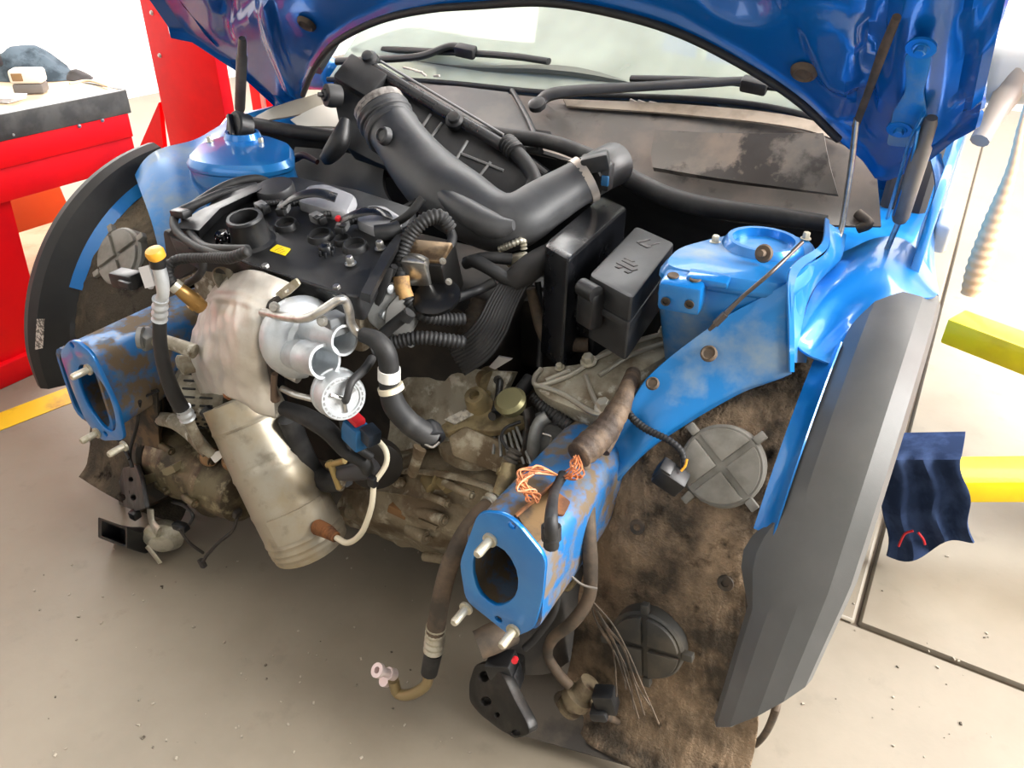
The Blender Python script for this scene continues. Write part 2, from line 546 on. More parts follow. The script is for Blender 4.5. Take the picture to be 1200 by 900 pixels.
# things on the bench
def on_bench(x, y): return PZ(x, y, z_top)
c = on_bench(38, 108)
bm = NB(); R_ = axes((.75, .66, 0), (-.66, .75, 0))
box(bm, c+V((0, 0, .014)), (.085, .06, .028), R_, .006); one('battery_pack', bm, M('grey_battery', '#6f6a66', .5), 'grey tool battery lying flat on the bench top', 'battery')
c2_ = c+V((0, 0, .0285))
t_ = thing('charger', 'cream power tool charger stacked on the grey battery', 'charger', c2_)
bm = NB(); box(bm, c2_+V((0, 0, .02)), (.09, .06, .04), R_, .009, 3); part('body', bm, M('cream_plastic', '#e6dccb', .5), t_)
bm = NB(); box(bm, c2_+R_ @ V((-.02, -.031, .02)), (.03, .004, .022), R_, .002); part('display', bm, M('brown_screen', '#8a6a45', .4), t_)
def heap(c, rx, ry, h, seed, rot=0):
    bm = NB(); rows = []
    for j in range(10):
        f = j/9; rr = []
        for i in range(28):
            a = 2*pi*i/28; k = (1-f)**.6
            r_ = 1+.25*nz((cos(a)*1.5, sin(a)*1.5, f*2), 1.2, seed)
            x, y = cos(a)*rx*r_*k, sin(a)*ry*r_*k
            z = h*f*(1+.35*nz((x*20, y*20, 0), 1, seed+3)) if j else 0
            rr.append(c+V((x*cos(rot)-y*sin(rot), x*sin(rot)+y*cos(rot), z)))
        rows.append(rr)
    loft(bm, rows); return bm
one('rag_bundle', heap(on_bench(45, 95)+V((-.09, .03, 0)), .15, .10, .10, 2, .6), M('grey_blue_rags', '#5b6872', .9, c2='#3a444c', scale=14, spec=.1), 'grey blue bundle of work clothes heaped on the bench', 'clothes')
one('work_glove', heap(on_bench(92, 92), .05, .035, .03, 5, .4), M('dark_glove', '#4b4848', .9), 'dark work glove lying right of the clothes bundle', 'glove')
bm = NB(); box(bm, c+V((-.115, -.04, .09)), (.065, .05, .05), R_, .008); one('tool_case', bm, M('black_case', '#2c2828', .35), 'shiny black case leaning on top of the clothes bundle', 'case')
bm = NB()
for k in range(3): box(bm, on_bench(8, 118)+V((-.02+.006*k, .0, .002+.005*k)), (.1, .07, .004), axes((.9, .3+.1*k, 0), (-.3, .9, 0)), .001)
one('paper_stack', bm, M('paper', '#e2e4ea', .7), 'white papers lying at the left end of the bench', 'paper')
bm = NB(); tube(bm, [on_bench(82, 100)+V((0, 0, .005)), on_bench(105, 97)+V((0, 0, .006)), on_bench(128, 104)+V((0, 0, .005))], .004); one('wooden_stick', bm, wood, 'thin pale stick lying beside the glove', 'stick')
# orange jack and crate seen through the bench opening
bx_ = PZ(70, 232, .35); bm = NB()
plate(bm, [bx_+V((-.35, -.2, -.35)), bx_+V((-.35, .25, -.35)), bx_+V((-.35, .2, .05)), bx_+V((-.35, -.15, .05))], (-.2, 0, 0), bev=.01); one('floor_jack', bm, orange, 'orange jack seen through the bench opening', 'jack')
bm = NB(); box(bm, (BX-.40, .62, .11), (.4, .66, .22), None, .004)
one('cardboard_box', bm, M('cardboard', '#c7a684', .8, c2='#b08c68', scale=5), 'light brown box on the floor behind the bench leg', 'box')

# ---- red lift post
lp = thing('lift_post', 'tall red lift post behind the car at upper left', 'lift post', (-2.0, 1.45, 0))
PYY = 1.35
a, b = P(165, 0, PYY), P(240, 0, PYY)
px0, px1 = P(180, 80, PYY).x, P(254, 80, PYY).x
bm = NB(); box(bm, ((px0+px1)/2, PYY+.025, 1.4), (px1-px0, .05, 2.8), None, .004); part('column', bm, redpaint, lp)
bm = NB(); plate(bm, [P(186, 120, PYY), P(160, 180, PYY), P(160, 240, PYY), P(198, 240, PYY)], (0, .02, 0)); part('gusset', bm, redpaint, lp)
bm = NB(); box(bm, ((px0+px1)/2, PYY+.12, .01), (px1-px0+.3, .5, .02), None, .004); part('base_plate', bm, redpaint, lp)
bm = NB()
for yy in (10, 60): hexbolt(bm, P(176+yy*.19, 5+yy, PYY), (0, -1, 0), .006)
part('rivet', bm, steel, lp)
bm = NB(); x0_, x1_ = P(285, 100, 1.75).x, P(320, 100, 1.75).x
box(bm, ((x0_+x1_)/2, 1.83, 1.2), (x1_-x0_, .1, 2.4), None, .004)
lp2 = thing('tool_cabinet', 'narrow red cabinet behind the raised hood right of the lift post', 'cabinet', ((x0_+x1_)/2, 1.83, 0)); part('body', bm, redpaint, lp2)
bm = NB(); box(bm, (x0_*.55+x1_*.45, 1.775, 1.2), (.02, .012, 2.38), None, .002); part('trim_strip', bm, cream, lp2, 'pale vertical trim strip')

# ---- yellow lift on the right
ylift = thing('car_lift', 'lift with yellow arms reaching in from the right, one carrying the navy cloth', 'car lift', (1.75, 1.3, 0))
def arm(p0, p1, h, ext):
    d = (p1-p0); R_ = axes(d, V((0, 0, 1)).cross(d)); bm = NB()
    box(bm, (p0+p1)/2, (d.length, .10, h), R_, .006); am = part('lift_arm', bm, yelpaint, ylift, 'yellow lift arm')
    if ext:
        bm = NB(); box(bm, p0.lerp(p1, .62)+V((0, 0, h/2+.01)), (d.length*.6, .07, .02), R_, .003); part('arm_extension', bm, yelpaint, am)
arm(P(1030, 562, .98), V((1.75, 1.32, .30)), .058, False)
arm(PZ(1116, 382, .30), V((1.75, 1.32, .30)), .075, True)
bm = NB(); box(bm, (1.85, 1.4, 1.4), (.28, .3, 2.8), None, .006); part('lift_column', bm, redpaint, ylift)

# navy cloth over the arm
def cloth_bm():
    rows = []
    Yf, Yb = .905, .985
    for j in range(27):
        f = j/26; r = []
        for i in range(23):
            u = i/22
            if f < .62:
                g_ = f/.62
                x = 1040+u*(100-6*g_)-6*g_+4*sin(9*g_+u*3); y = 652-(8+18*max(0, u-.3))*u*(1-g_)-(652-538)*g_+8*sin(u*7)*(1-g_)
                p = P(x, y, Yf-.018+.014*sin(u*17+2*g_)*(1-g_*.6)+.006*nz((u*6, g_*4, 0), 1, 3))
            else:
                g_ = (f-.62)/.38
                p0 = P(1034+u*94+4*sin(9+u*3), 538, Yf-.018)
                p = p0+V((0, (Yb-Yf+.03)*min(1, g_*1.6), .006*sin(g_*pi)-max(0, g_-.62)*.4))
            r.append(p)
        rows.append(r)
    bm = NB(); sheet(bm, rows, .004); return bm
ct = thing('draped_cloth', 'navy blue cloth with red stitching draped over the yellow arm', 'cloth', P(1090, 600, .9))
part('fabric', cloth_bm(), cloth, ct)
bm = NB(); T(bm, [(1053, 640, .868), (1060, 626, .868), (1070, 622, .868)], 1.4); T(bm, [(1076, 624, .868), (1082, 632, .868), (1084, 638, .868)], 1.4); part('stitching', bm, redp, ct, 'red stitching')

# hanging hose at the right
bm = NB(); T(bm, [(1196, 150, 2.2), (1185, 200, 2.2), (1165, 260, 2.2), (1148, 310, 2.2), (1138, 344, 2.2)], [4, 6, 11, 13, 11], corr=(.03, .04), n=16)
T(bm, [(1215, 80, 2.2), (1196, 150, 2.2)], [3, 4])
one('corrugated_hose', bm, M('beige_hose', '#c9b08a', .6), 'beige corrugated hose hanging behind the car at right', 'hose')

# ================================================================== the car
car = thing('car', 'blue small car with its front end removed and hood raised', 'car', (0, .57, 0))
SY = (1, -1)
# ---- front rails with flanges
flR = [(560, 600), (590, 602), (608, 616), (640, 655), (636, 700), (626, 738), (600, 748), (545, 704), (538, 660)]
flo = [P(x, y, 0) for x, y in flR]
hole = [(556, 645), (575, 637), (592, 645), (606, 668), (607, 692), (598, 706), (580, 712), (562, 698), (553, 672)]
cR = sum((P(x, y, 0) for x, y in hole), V())/len(hole)


def mir(p, dx=0): return V((-p.x+dx, p.y, p.z))


for s in SY:
    rail = NB(); secs = []
    for Y_, xc, zc, wx, wz in ((.006, .468, .478, .062, .083), (.12, .47, .482, .062, .080), (.30, .472, .488, .06, .076), (.60, .47, .45, .06, .075), (1.0, .44, .35, .06, .07)):
        base = [V((s*(xc+a*wx), Y_, zc+b*wz)) for a, b in ((-1, -1), (1, -1), (1, 1), (-1, 1))]
        secs.append(rpoly(base, .035, 4))
    inner = [[p+((sum(secs[0], V())/len(secs[0]))-p)*.12+V((0, d_, 0)) for p in secs[0]] for d_ in (0, .3)]
    loft(rail, inner[::-1]+secs, False, True)
    rl = part('frame_rail', rail, bluedirt, car, 'blue rail end coated in brown dirt')
    bm = NB()
    out = [p.copy() for p in flo] if s > 0 else [mir(p, .03) for p in flo]
    ho = [P(x, y, 0) for x, y in hole]
    ho = rpoly(ho, .03, 2)
    if s < 0: ho = [mir(p, .03) for p in ho]
    out = rpoly(out, .016, 3)
    if s < 0:
        hc = sum(ho, V())/len(ho); ho = [hc+(p-hc)*1.22 for p in ho]
    sm = [[(P(x, y, 0) if s > 0 else mir(P(x, y, 0), .03))+V((.006*cos(i*pi/4), 0, .006*sin(i*pi/4))) for i in range(8)] for x, y in ((584, 726), (583, 738), (600, 616))]
    plate(bm, out, (0, .008, 0), [ho]+sm[::2], .002)
    part('mounting_flange', bm, blue, rl, 'clean bright blue flange')
    for x, y in ((575, 632), (547, 712), (602, 738), (612, 640))[:3]:
        p = P(x, y, 0)
        if s < 0: p = mir(p, .03)
        bm = NB(); lathe(bm, p, (0, -1, 0), [(0, .011), (.004, .011), (.004, .0068), (.032, .0068), (.036, .005), (.036, 0)], 14)
        part('stud', bm, zinc, rl, 'pale threaded stud')

# ---- wheel liners
def liner_pt(a, x, r=.36):
    return V((x, WY+r*cos(a), WZ+r*sin(a)))
prof = [(WY+.36*cos(radians(a)), WZ+.36*sin(radians(a))) for a in range(40, 172, 6)]
prof += [(.2, .28), (.19, .2), (.175, .12), (.15, .06), (.12, .035)]
def liner_rows(s):
    rows = []
    for y, z in prof:
        r = []
        for i in range(31):
            u = i/30; x = .50+u*(.29+.05*max(0, min(1, (.32-z)/.15)))
            dy = .012*sin(u*pi)-.03*max(0, .25-u)*4*.5
            kq = 1 if s > 0 or z < .3 else 1.10
            r.append(V((s*x, WY+(y-WY)*kq-dy, WZ+(z-WZ)*kq+dy*.6)))
        rows.append(r)
    return rows
for s in SY:
    bm = NB()
    rows = surf(liner_rows(s), 4, 5)
    sheet(bm, rows, .004, lambda u, v, p: .005*nz(p, 9, 1)+.003*nz(p, 45, 2)+.0022*nz(p, 110, 3)+.0014*nz(p, 230, 4))
    ln = part('wheel_liner', bm, liner_r if s > 0 else liner_l, car, 'tan dusty felt wheel liner' if s > 0 else 'grey brown felt wheel liner', sharp=3)
    # round access covers with raised quadrants
    def cover(px, py, rp, mat, rot, lab):
        q = CY(px, py, .366 if s > 0 else .402) if py < 700 else P(px, py, .178); nrm = V((0, q.y-WY, max(0, q.z-WZ))).normalized()
        nrm = (nrm+V((0, -.25, -.1 if py < 700 else .2))).normalized()
        u = V((s, 0, 0)); u = (u-nrm*u.dot(nrm)).normalized(); v = nrm.cross(u); R = rp*S(q)
        bm = NB(); o = q+nrm*.014
        lathe(bm, o, nrm, [(-.025, R*1.06), (0, R*1.06), (.004, R), (.004, R*.97), (.002, 0)], 40)
        for k in range(4):                              # four raised quadrants
            a0, a1 = rot+k*pi/2+.09, rot+(k+1)*pi/2-.09
            poly = [o+nrm*.002+(u*cos((a0+a1)/2)+v*sin((a0+a1)/2))*R*.12]
            for j in range(9):
                a = a0+(a1-a0)*j/8; poly.append(o+nrm*.002+(u*cos(a)+v*sin(a))*R*.95)
            plate(bm, poly, nrm*.009, bev=.0015)
        cv = part('round_cover', bm, mat, ln, lab)
        bm = NB()
        for k in range(4):
            a = rot+k*pi/2+(.0 if k != 2 else .1); dr = u*cos(a)+v*sin(a)
            box(bm, o+dr*R*1.18+nrm*.0, (R*.30, R*.22, .014), axes(dr, nrm.cross(dr)), .002)
        part('cover_tab', bm, mat, ln)
    if s > 0:
        cover(848, 546, 46, capm, .96, 'grey round access cover')
        cover(761, 750, 42, capdark, .2, 'dark round access cover')
        bm = NB()
        for x, y in ((748, 617), (851, 682)):
            q = CY(x, y, .366); nrm = V((0, q.y-WY, q.z-WZ)).normalized()
            lathe(bm, q+nrm*.004, nrm, [(0, .013), (.003, .012), (.003, .006), (-.006, .005), (-.006, 0)], 14)
        part('clip_hole', bm, darkst, ln)
    else:
        cover(147, 303, 33, capm, .75, 'grey round access cover')

# ---- wheel arch flares
def flare(s):
    sec = [(.776, .415), (.785, .435), (.806, .452), (.812, .454), (.84, .463), (.87, .462), (.893, .452), (.899, .44), (.899, .415)]
    if s < 0: sec = [(.765, .375), (.80, .402), (.81, .415), (.825, .435), (.838, .454), (.86, .462), (.88, .458), (.888, .44), (.888, .415)]
    rows = []
    for k in range(49):
        a0_ = 20 if s > 0 else 92
        a = radians(a0_+k*(181-a0_)/48)
        f = f_ = k/48; t = max(0, (f-.88)/.12)
        rr = []
        for x, r in sec:
            ad = a0_+f_*((182-14*(x-.776)/.12 if s > 0 else 181)-a0_); a = radians(ad)
            r = r/cos(radians(max(0, ad-150))) if s > 0 else r
            x2 = x
            if t > 0: x2 = x2-(x2-.79)*.14*t
            bul = .0
            if .76 < f < .87 and x < .8: bul = -.028*sin((f-.76)/.11*pi)*(.8-x)/.024
            rr.append(V((s*(x2+bul), WY+r*cos(a), WZ+r*sin(a)+(0 if t == 0 else -.0*t))))
        rows.append(rr)
    bm = NB(); sheet(bm, rows, .004); return bm
for s in SY:
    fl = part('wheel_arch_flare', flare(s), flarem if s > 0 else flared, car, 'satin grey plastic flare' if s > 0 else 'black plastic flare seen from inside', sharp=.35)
    # blue fender lip inside the flare
    rows = []
    for k in range(31):
        a = radians(104+k*(147-104)/30) if s > 0 else radians(30+k*(148-30)/30)
        rows.append([V((s*x, WY+r*cos(a), WZ+r*sin(a))) for x, r in (((.752, .412), (.765, .418), (.775, .428), (.782, .44)) if s > 0 else ((.72, .365), (.76, .395), (.79, .42), (.81, .45)) if a < radians(98) else ((.782, .398), (.788, .405), (.795, .412), (.80, .418)))])
    bm = NB(); sheet(bm, rows, .0025); part('fender_lip', bm, blue, car)
# tab with a square hole on the left fender lip
bm = NB(); tb = [P(x, y, .30) for x, y in ((64, 304), (84, 280), (92, 296), (88, 316), (72, 322))]
hl = [P(x, y, .30) for x, y in ((77, 307), (83, 305), (84, 311), (78, 313))]
plate(bm, rpoly(tb, .012, 3), (.0, .003, 0), [hl]); part('fender_tab', bm, blue, car)
# barcode label inside the left flare
bm = NB(); plate(bm, [P(x, y, .105) for x, y in ((43, 374), (52, 374), (50, 408), (41, 410))], (0, .001, 0)); part('barcode_label', bm, M('printed_label', '#c4c2bb', .6, c2='#55534e', scale=160, lo=.48, hi=.5), car, 'white printed label')

# ---- inner wing (apron) panels
bm = NB()
patch(bm, [[(700, 545, .26), (742, 468, .29), (772, 430, .315), (840, 378, .35), (890, 350, .375), (926, 330, .385)],
           [(704, 560, .25), (745, 492, .29), (785, 452, .315), (845, 412, .345), (890, 385, .365), (927, 362, .38)],
           [(700, 582, .235), (752, 525, .265), (800, 490, .30), (862, 455, .345), (898, 441, .37), (927, 430, .385)],
           [(696, 600, .24), (750, 537, .27), (802, 499, .31), (864, 463, .355), (900, 449, .38), (928, 438, .395)]], .003, 6, 6,
      lambda u, v, p: .008*sin(v*pi)*sin(u*9)*.5)
part('apron_panel', bm, bluedusty, car)
bm = NB()
for x, y, rp in ((831, 415, 10), (765, 450, 8)):
    q = P(x, y, .333 if x > 800 else .298); n = (CAM-q).normalized(); n = (n+V((-.3, 0, .4))).normalized(); r = rp*S(q)
    lathe(bm, q, n, [(0, r), (.004, r), (.006, r*.8), (.003, r*.6), (.003, 0)], 18)
part('rubber_grommet', bm, rubberb, car)
# fin flange right of the tower
bm = NB()
patch(bm, [[(968, 255, .70), (963, 285, .54), (934, 306, .42), (924, 328, .38), (925, 385, .37), (926, 436, .375)],
           [(972, 258, .71), (970, 290, .55), (942, 312, .44), (931, 336, .40), (931, 388, .39), (931, 436, .39)]], .0025, 6, 2)
part('wing_flange', bm, blue, car)
bm = NB()
patch(bm, [[(972, 262, .70), (970, 295, .56), (940, 318, .45), (931, 345, .41), (931, 425, .40)],
           [(992, 275, .78), (985, 305, .74), (960, 340, .66), (950, 380, .60), (948, 425, .53)]], .0025, 6, 3)
part('inner_wing_web', bm, bluedusty, car)
bm = NB()   # left inner wing
patch(bm, [[(158, 205, .45), (190, 178, .50), (232, 156, .60), (272, 141, .75)],
           [(168, 225, .40), (205, 200, .45), (238, 185, .52), (262, 172, .60)],
           [(182, 262, .34), (212, 240, .38), (245, 228, .45), (280, 222, .50)],
           [(188, 300, .29), (205, 290, .32), (240, 275, .40), (300, 262, .47)]], .003, 6, 6, lambda u, v, p: .012*sin(u*7+v*3))
part('apron_panel', bm, bluedusty, car)

# ---- strut towers
def tower(s):
    zt = .838
    if s > 0:
        top = [PZ(x, y, zt) for x, y in ((772, 312), (790, 290), (842, 276), (905, 268), (958, 282), (952, 316), (925, 336), (850, 326))]
    else:
        top = [PZ(x, y, zt-.012) for x, y in ((216, 186), (232, 168), (262, 158), (310, 157), (342, 168), (343, 188), (310, 196), (245, 194))]
    top = rpoly(top, .03, 4); c = sum(top, V())/len(top)
    def sc(k, dz): return [c+(p-c)*k+V((0, 0, dz)) for p in top]
    bm = NB(); low = [V((c.x+(p.x-c.x)*.9, c.y+(p.y-c.y)*.85+.08, .56)) for p in top]
    loft(bm, [low, sc(1.02, -.05), sc(1.0, -.024), sc(1.03, -.02), sc(1.03, -.012), sc(.95, 0), sc(.6, .004), sc(.3, .004)])
    tw = part('strut_tower', bm, bluedusty if s > 0 else blue, car)
    cc = PZ(893, 291, zt) if s > 0 else PZ(285, 163, zt-.012)
    bm = NB(); r = .055 if s > 0 else .036
    lathe(bm, cc, (0, 0, 1), [(-.01, r*1.25), (.008, r*1.1), (.016, r), (.016, r*.86), (-.004, r*.8), (-.006, 0)], 36)
    part('tower_cup', bm, blue, tw)
    bm = NB(); lathe(bm, cc+V((0, 0, -.001)), (0, 0, 1), [(0, r*.8), (.003, r*.78), (.003, 0)], 24); part('cup_shade_disc', bm, M('cup_shade', '#0a0f16', .8), tw)  # dark disc paints the shade inside the cup
    for x, y in (((838, 284), (944, 280)) if s > 0 else ((246, 166), (306, 168))):
        bm = NB(); hexbolt(bm, PZ(x, y, zt+.002-(.012 if s < 0 else 0)), (0, 0, 1), .006, .010); part('strut_nut', bm, zinc, tw)
    return tw
tw = tower(1)
bm = NB(); lathe(bm, PZ(897, 297, .858), V((-.2, -1, .3)), [(0, .012), (.006, .014), (.01, .012), (.01, .006), (.02, .005), (.02, 0)], 16); part('rubber_plug', bm, rubberb, tw)
tower(-1)
bm = NB()   # bracket on the right tower face
zt = .80
q = [P(x, y, .50) for x, y in ((772, 330), (826, 338), (828, 352), (815, 368), (786, 360), (770, 345))]
R_ = axes((1, .12, .02), (0, 1, .1)); c = P(800, 342, .34)
box(bm, c, (.062, .05, .045), R_, .006); box(bm, c+V((.03, .015, .022)), (.06, .03, .012), R_, .004)
br = part('tower_bracket', bm, blue, car)
bm = NB()
for dx, dz in ((-.018, -.005), (.016, -.003)): lathe(bm, c+R_ @ V((dx, -.026, dz)), R_ @ V((0, -1, 0)), [(0, .007), (.002, .007), (.002, .004), (-.004, .004), (-.004, 0)], 12)
for dx in (-.016, .016): lathe(bm, c+R_ @ V((dx, 0, .0235)), R_ @ V((0, 0, 1)), [(0, .009), (.002, .008), (.001, .004), (.001, 0)], 12)
part('bracket_hole', bm, darkst, br)

# ---- right fender
bm = NB()
patch(bm, [[(986, 296, .80), (1028, 281, .86), (1066, 288, .86), (1098, 330, .74)],
           [(955, 338, .60), (1000, 318, .66), (1052, 318, .69), (1096, 347, .64)],
           [(938, 385, .48), (975, 365, .54), (1018, 350, .58), (1052, 352, .60)],
           [(934, 403, .44), (958, 404, .465), (986, 390, .50), (1012, 376, .53)],
           [(938, 409, .43), (956, 422, .425), (973, 428, .43), (990, 415, .45)]], .003, 8, 8,
      lambda u, v, p: .006*sin(v*6+u*3)*sin(u*pi))
part('fender', bm, blue, car)
bm = NB(); hexbolt(bm, P(979, 321, .715), (0, -.5, .8), .009); part('fender_bolt', bm, blue, car)
bm = NB(); tube(bm, [P(943, 365, .575), P(946, 385, .565), P(944, 420, .53), P(948, 480, .50)], [.006, .007, .006, .008]); part('drain_tube', bm, rubberb, car)
bm = NB()   # fender shoulder rising to the hood hinge
patch(bm, [[(1090, 183, 1.12), (1096, 222, 1.04), (1078, 268, .94), (1074, 300, .88), (1090, 338, .74)],
           [(1100, 180, 1.14), (1106, 225, 1.05), (1092, 268, .95), (1088, 300, .88), (1099, 345, .74)],
           [(1103, 180, 1.20), (1111, 225, 1.10), (1098, 268, 1.0), (1095, 302, .92), (1100, 348, .76)]], .003, 6, 4)
part('fender_shoulder', bm, blue, car)
XS = .885
bm = NB()   # outer side: fender side behind the arch, door
yz = [(.70, .74), (.78, .86), (.95, .90), (1.15, .92), (1.15, .25), (1.0, .25), (.985, .40), (.93, .56), (.84, .68)]
yzl = [(y, min(z, .79-.08*(y > 1))) for y, z in yz]
plate(bm, [V((.838, y, z)) for y, z in yz], (.015, 0, 0), bev=.003); part('fender_side', bm, blue, car)
bm = NB(); plate(bm, [V((-.838, y, z)) for y, z in yzl], (-.015, 0, 0), bev=.003); part('fender_side', bm, blue, car)
for s in SY:
    bm = NB(); plate(bm, [V((s*.838, y, z)) for y, z in ((1.156, .25), (1.156, .92-.2*(s < 0)), (2.3, .94-.2*(s < 0)), (2.3, .25))], (s*.015, 0, 0), bev=.003); part('door', bm, blue, car)
bm = NB(); box(bm, P(1105, 270, 1.0)+V((.0, 0, 0)), (.03, .09, .05), axes((1, 0, 0), (0, .6, -.8)), .008, 3); part('side_marker', bm, silverp, car, 'silver side marker')

# ---- hood
HN = V((0, 1, 1)).normalized(); HO = V((0, .9, .86)); HB = V((0, -1, 1)).normalized()
def hp(x, y): p = PL(x, y, HO, HN)-HO; return (p.x, p.dot(HB))
ol = [(200, 0), (207, 32), (235, 50), (265, 70), (290, 85), (318, 98), (325, 122), (352, 122), (358, 108), (370, 80), (390, 52), (420, 32), (460, 16), (510, 6), (560, 2), (640, -2), (720, 10), (800, 34), (880, 75), (940, 115), (985, 158), (1012, 180), (1028, 203), (1040, 206), (1060, 198), (1090, 183), (1120, 158), (1150, 130), (1168, 95), (1184, 0)]
oh = [hp(*p) for p in ol]
def brear(a):
    # lower boundary of the outline at across-position a
    pts = oh[1:-2]; best = None
    for (a0, b0), (a1, b1) in zip(pts, pts[1:]):
        if min(a0, a1) <= a <= max(a0, a1) and abs(a1-a0) > 1e-9:
            b = b0+(b1-b0)*(a-a0)/(a1-a0); best = b if best is None else min(best, b)
    return best if best is not None else (pts[0][1] if a < pts[0][0] else pts[-1][1])
AL, AR = oh[1][0], oh[-3][0]
def seg_d(p, a, b):
    p, a, b = V(p+(0,)), V(a+(0,)), V(b+(0,)); ab = b-a; t = max(0, min(1, (p-a).dot(ab)/ab.length_squared)); return (p-a-ab*t).length
def sst(x): x = max(0, min(1, x)); return x*x*(3-2*x)
ridges = [(hp(300, 0), hp(345, 110), .03, .012), (hp(1050, -40), hp(1002, 145), .028, -.014), (hp(1095, -60), hp(1065, 150), .045, .010),
          (hp(240, -20), hp(262, 40), .03, -.012), (hp(1165, -20), hp(1145, 110), .02, .012)]
pock = [(hp(862, -70), hp(865, -8), .085, -.032), (hp(975, 40), hp(992, 90), .045, .014), (hp(300, -40), hp(255, 10), .05, -.018), (hp(560, -120), hp(760, -60), .09, -.02)]
def hood_h(a, b, br_):
    h = .012*(1-sst((b-br_)/.03))
    for p0, p1, wd, hh in ridges:
        h += hh*(1-sst((seg_d((a, b), p0, p1)-wd*.4)/(wd*.5)))
    for p0, p1, wd, hh in pock:
        h += hh*(1-sst((seg_d((a, b), p0, p1)-wd*.6)/(.022)))
    return h
rows = []; NA, NBR = 150, 64; LEN = .98
fr = []
for j in range(NBR+1):
    r = []; rh = []
    for i in range(NA+1):
        a = AL+(AR-AL)*i/NA; br_ = brear(a)
        f = (j/NBR)**1.5
        b = br_+(LEN-.06*(a/.86)**2-br_)*f
        h = hood_h(a, b, br_)
        # side returns
        ed = min(a-AL, AR-a); h += .02*(1-sst(ed/.025))
        tp = max(0, b-(brear(AL if a < 0 else AR)))*(.34 if a < 0 else .05)
        a2 = a+tp*abs(a/.86)**2*(1 if a < 0 else -1)
        p = HO+V((a2, 0, 0))+HB*b + HN*(-h) + HN*(.05*sst((b-.2)/.7)*(1-(a/.9)**2))
        r.append(p)
    rows.append(r)
bm = NB(); sheet(bm, rows, .006); hood = part('hood', bm, bluehood, car)
# rubber edge along the arc
arc = [hp(*p) for p in ol[8:21]]
bm = NB(); tube(bm, [HO+V((a, 0, 0))+HB*(b+.004)-HN*.012 for a, b in arc], .007, k=6); part('hood_seal', bm, rubber, hood)
def hpt(x, y, up): a, b = hp(x, y); return HO+V((a, 0, 0))+HB*b-HN*up
for x, y, r in ((943, 82, .020), (360, 26, .02)):
    bm = NB(); lathe(bm, hpt(x, y, .002), -HN, [(0, r*1.1), (.006, r), (.009, r*.8), (.006, r*.6), (.008, 0)], 20); part('rubber_stop', bm, rubberb, hood)
bm = NB(); pp = [hpt(*p, .022) for p in ((1066, 45), (1098, 45), (1095, 65), (1088, 90), (1092, 120), (1084, 158), (1044, 155), (1052, 115), (1066, 92), (1068, 70))]
plate(bm, rpoly(pp, .008, 2), -HN*.004, bev=.0015); hg = part('hinge_plate', bm, bluedusty, hood)
for x, y in ((1086, 37), (1060, 135)):
    bm = NB(); lathe(bm, hpt(x, y, .024), -HN, [(0, .02), (.004, .02), (.004, .0)], 20); hexbolt(bm, hpt(x, y, .027), -HN, .008); part('hinge_bolt', bm, blue, hood)
bm = NB(); tube(bm, [hpt(1056, 5, .02), hpt(1040, 45, .022), hpt(1022, 95, .02), hpt(1006, 138, .016)], [.006, .007, .006, .006]); part('hood_hose', bm, rubberb, hood)
# hood stay rod
bm = NB(); tube(bm, [P(1004, 138, .735), P(999, 182, .75), P(992, 230, .76), P(985, 272, .75), P(972, 302, .72)], .0052); part('stay_rod', bm, steel, car)
# hinges
for pts, nm in (([(1082, 134, .68), (1066, 165, .71), (1056, 200, .74), (1040, 255, .76)], 'hood_hinge'), ([(1076, 150, .69), (1068, 190, .73), (1048, 250, .77)], 'hood_hinge'), ([(318, 95, .95), (328, 115, .95), (338, 128, .93)], 'hood_hinge')):
    bm = NB(); T(bm, pts, 4, flat=(1.4, .5, V((1, 0, 0)))); part(nm, bm, bluedusty, car)
# gas struts
for a, b, c, rp in (((1092, 138, .70), (1054, 258, .78), (1036, 300, .79), 11), ((284, 45, .72), (281, 130, .78), (281, 140, .8), 6.5)):
    pa, pb, pc = P(*a), P(*b), P(*c); d = pb-pa; r = rp*S(pa)
    bm = NB(); lathe(bm, pa, d, [(0, 0), (0, r*.6), (.01, r*.75), (.05, r*.8), (.055, r), (d.length-.01, r), (d.length, r*.8), (d.length, 0)], 20)
    gs = part('gas_strut', bm, M('grey_strut_paint', '#6b6660', .5, c2='#57504a', scale=12), car)
    bm = NB(); tube(bm, [pb, pc], r*.35, smooth=False); part('piston_rod', bm, steel, gs)

# ---- cowl, firewall, windscreen
bm = NB()
patch(bm, [[(380, 100, 1.0), (450, 92, 1.04), (560, 106, 1.06), (660, 116, 1.06), (800, 122, 1.05), (930, 138, 1.02), (1020, 165, .99)],
           [(370, 118, .95), (470, 115, .97), (590, 130, .98), (690, 140, .98), (800, 155, .97), (930, 175, .95), (1026, 195, .93)],
           [(360, 140, .88), (500, 140, .90), (620, 165, .89), (720, 190, .88), (810, 215, .87), (940, 235, .86), (1030, 230, .88)],
           [(350, 160, .82), (500, 165, .82), (640, 185, .81), (738, 212, .80), (820, 240, .80), (955, 256, .80), (1035, 262, .84)]], .004, 8, 6,
      lambda u, v, p: .01*sin(v*5)*(1 if u > .42 else -.5))
cw = part('cowl_panel', bm, cowlm, car)
bm = NB()
patch(bm, [[(440, 100, .98), (520, 100, .99), (595, 108, .99)], [(440, 130, .90), (530, 130, .90), (618, 142, .90)], [(450, 160, .80), (540, 166, .80), (634, 178, .79)]], .006, 6, 6)
part('cowl_wing', bm, M('dark_cowl_plastic', '#3c3b3b', .45, c2='#4b4845', scale=8), cw, 'dark grey left half of the cowl')
bm = NB(); tube(bm, [P(x, y, Y_) for x, y, Y_ in ((634, 178, .785), (620, 142, .89), (606, 116, .97), (600, 106, 1.0))], .006); part('cowl_joint', bm, blackp, cw)
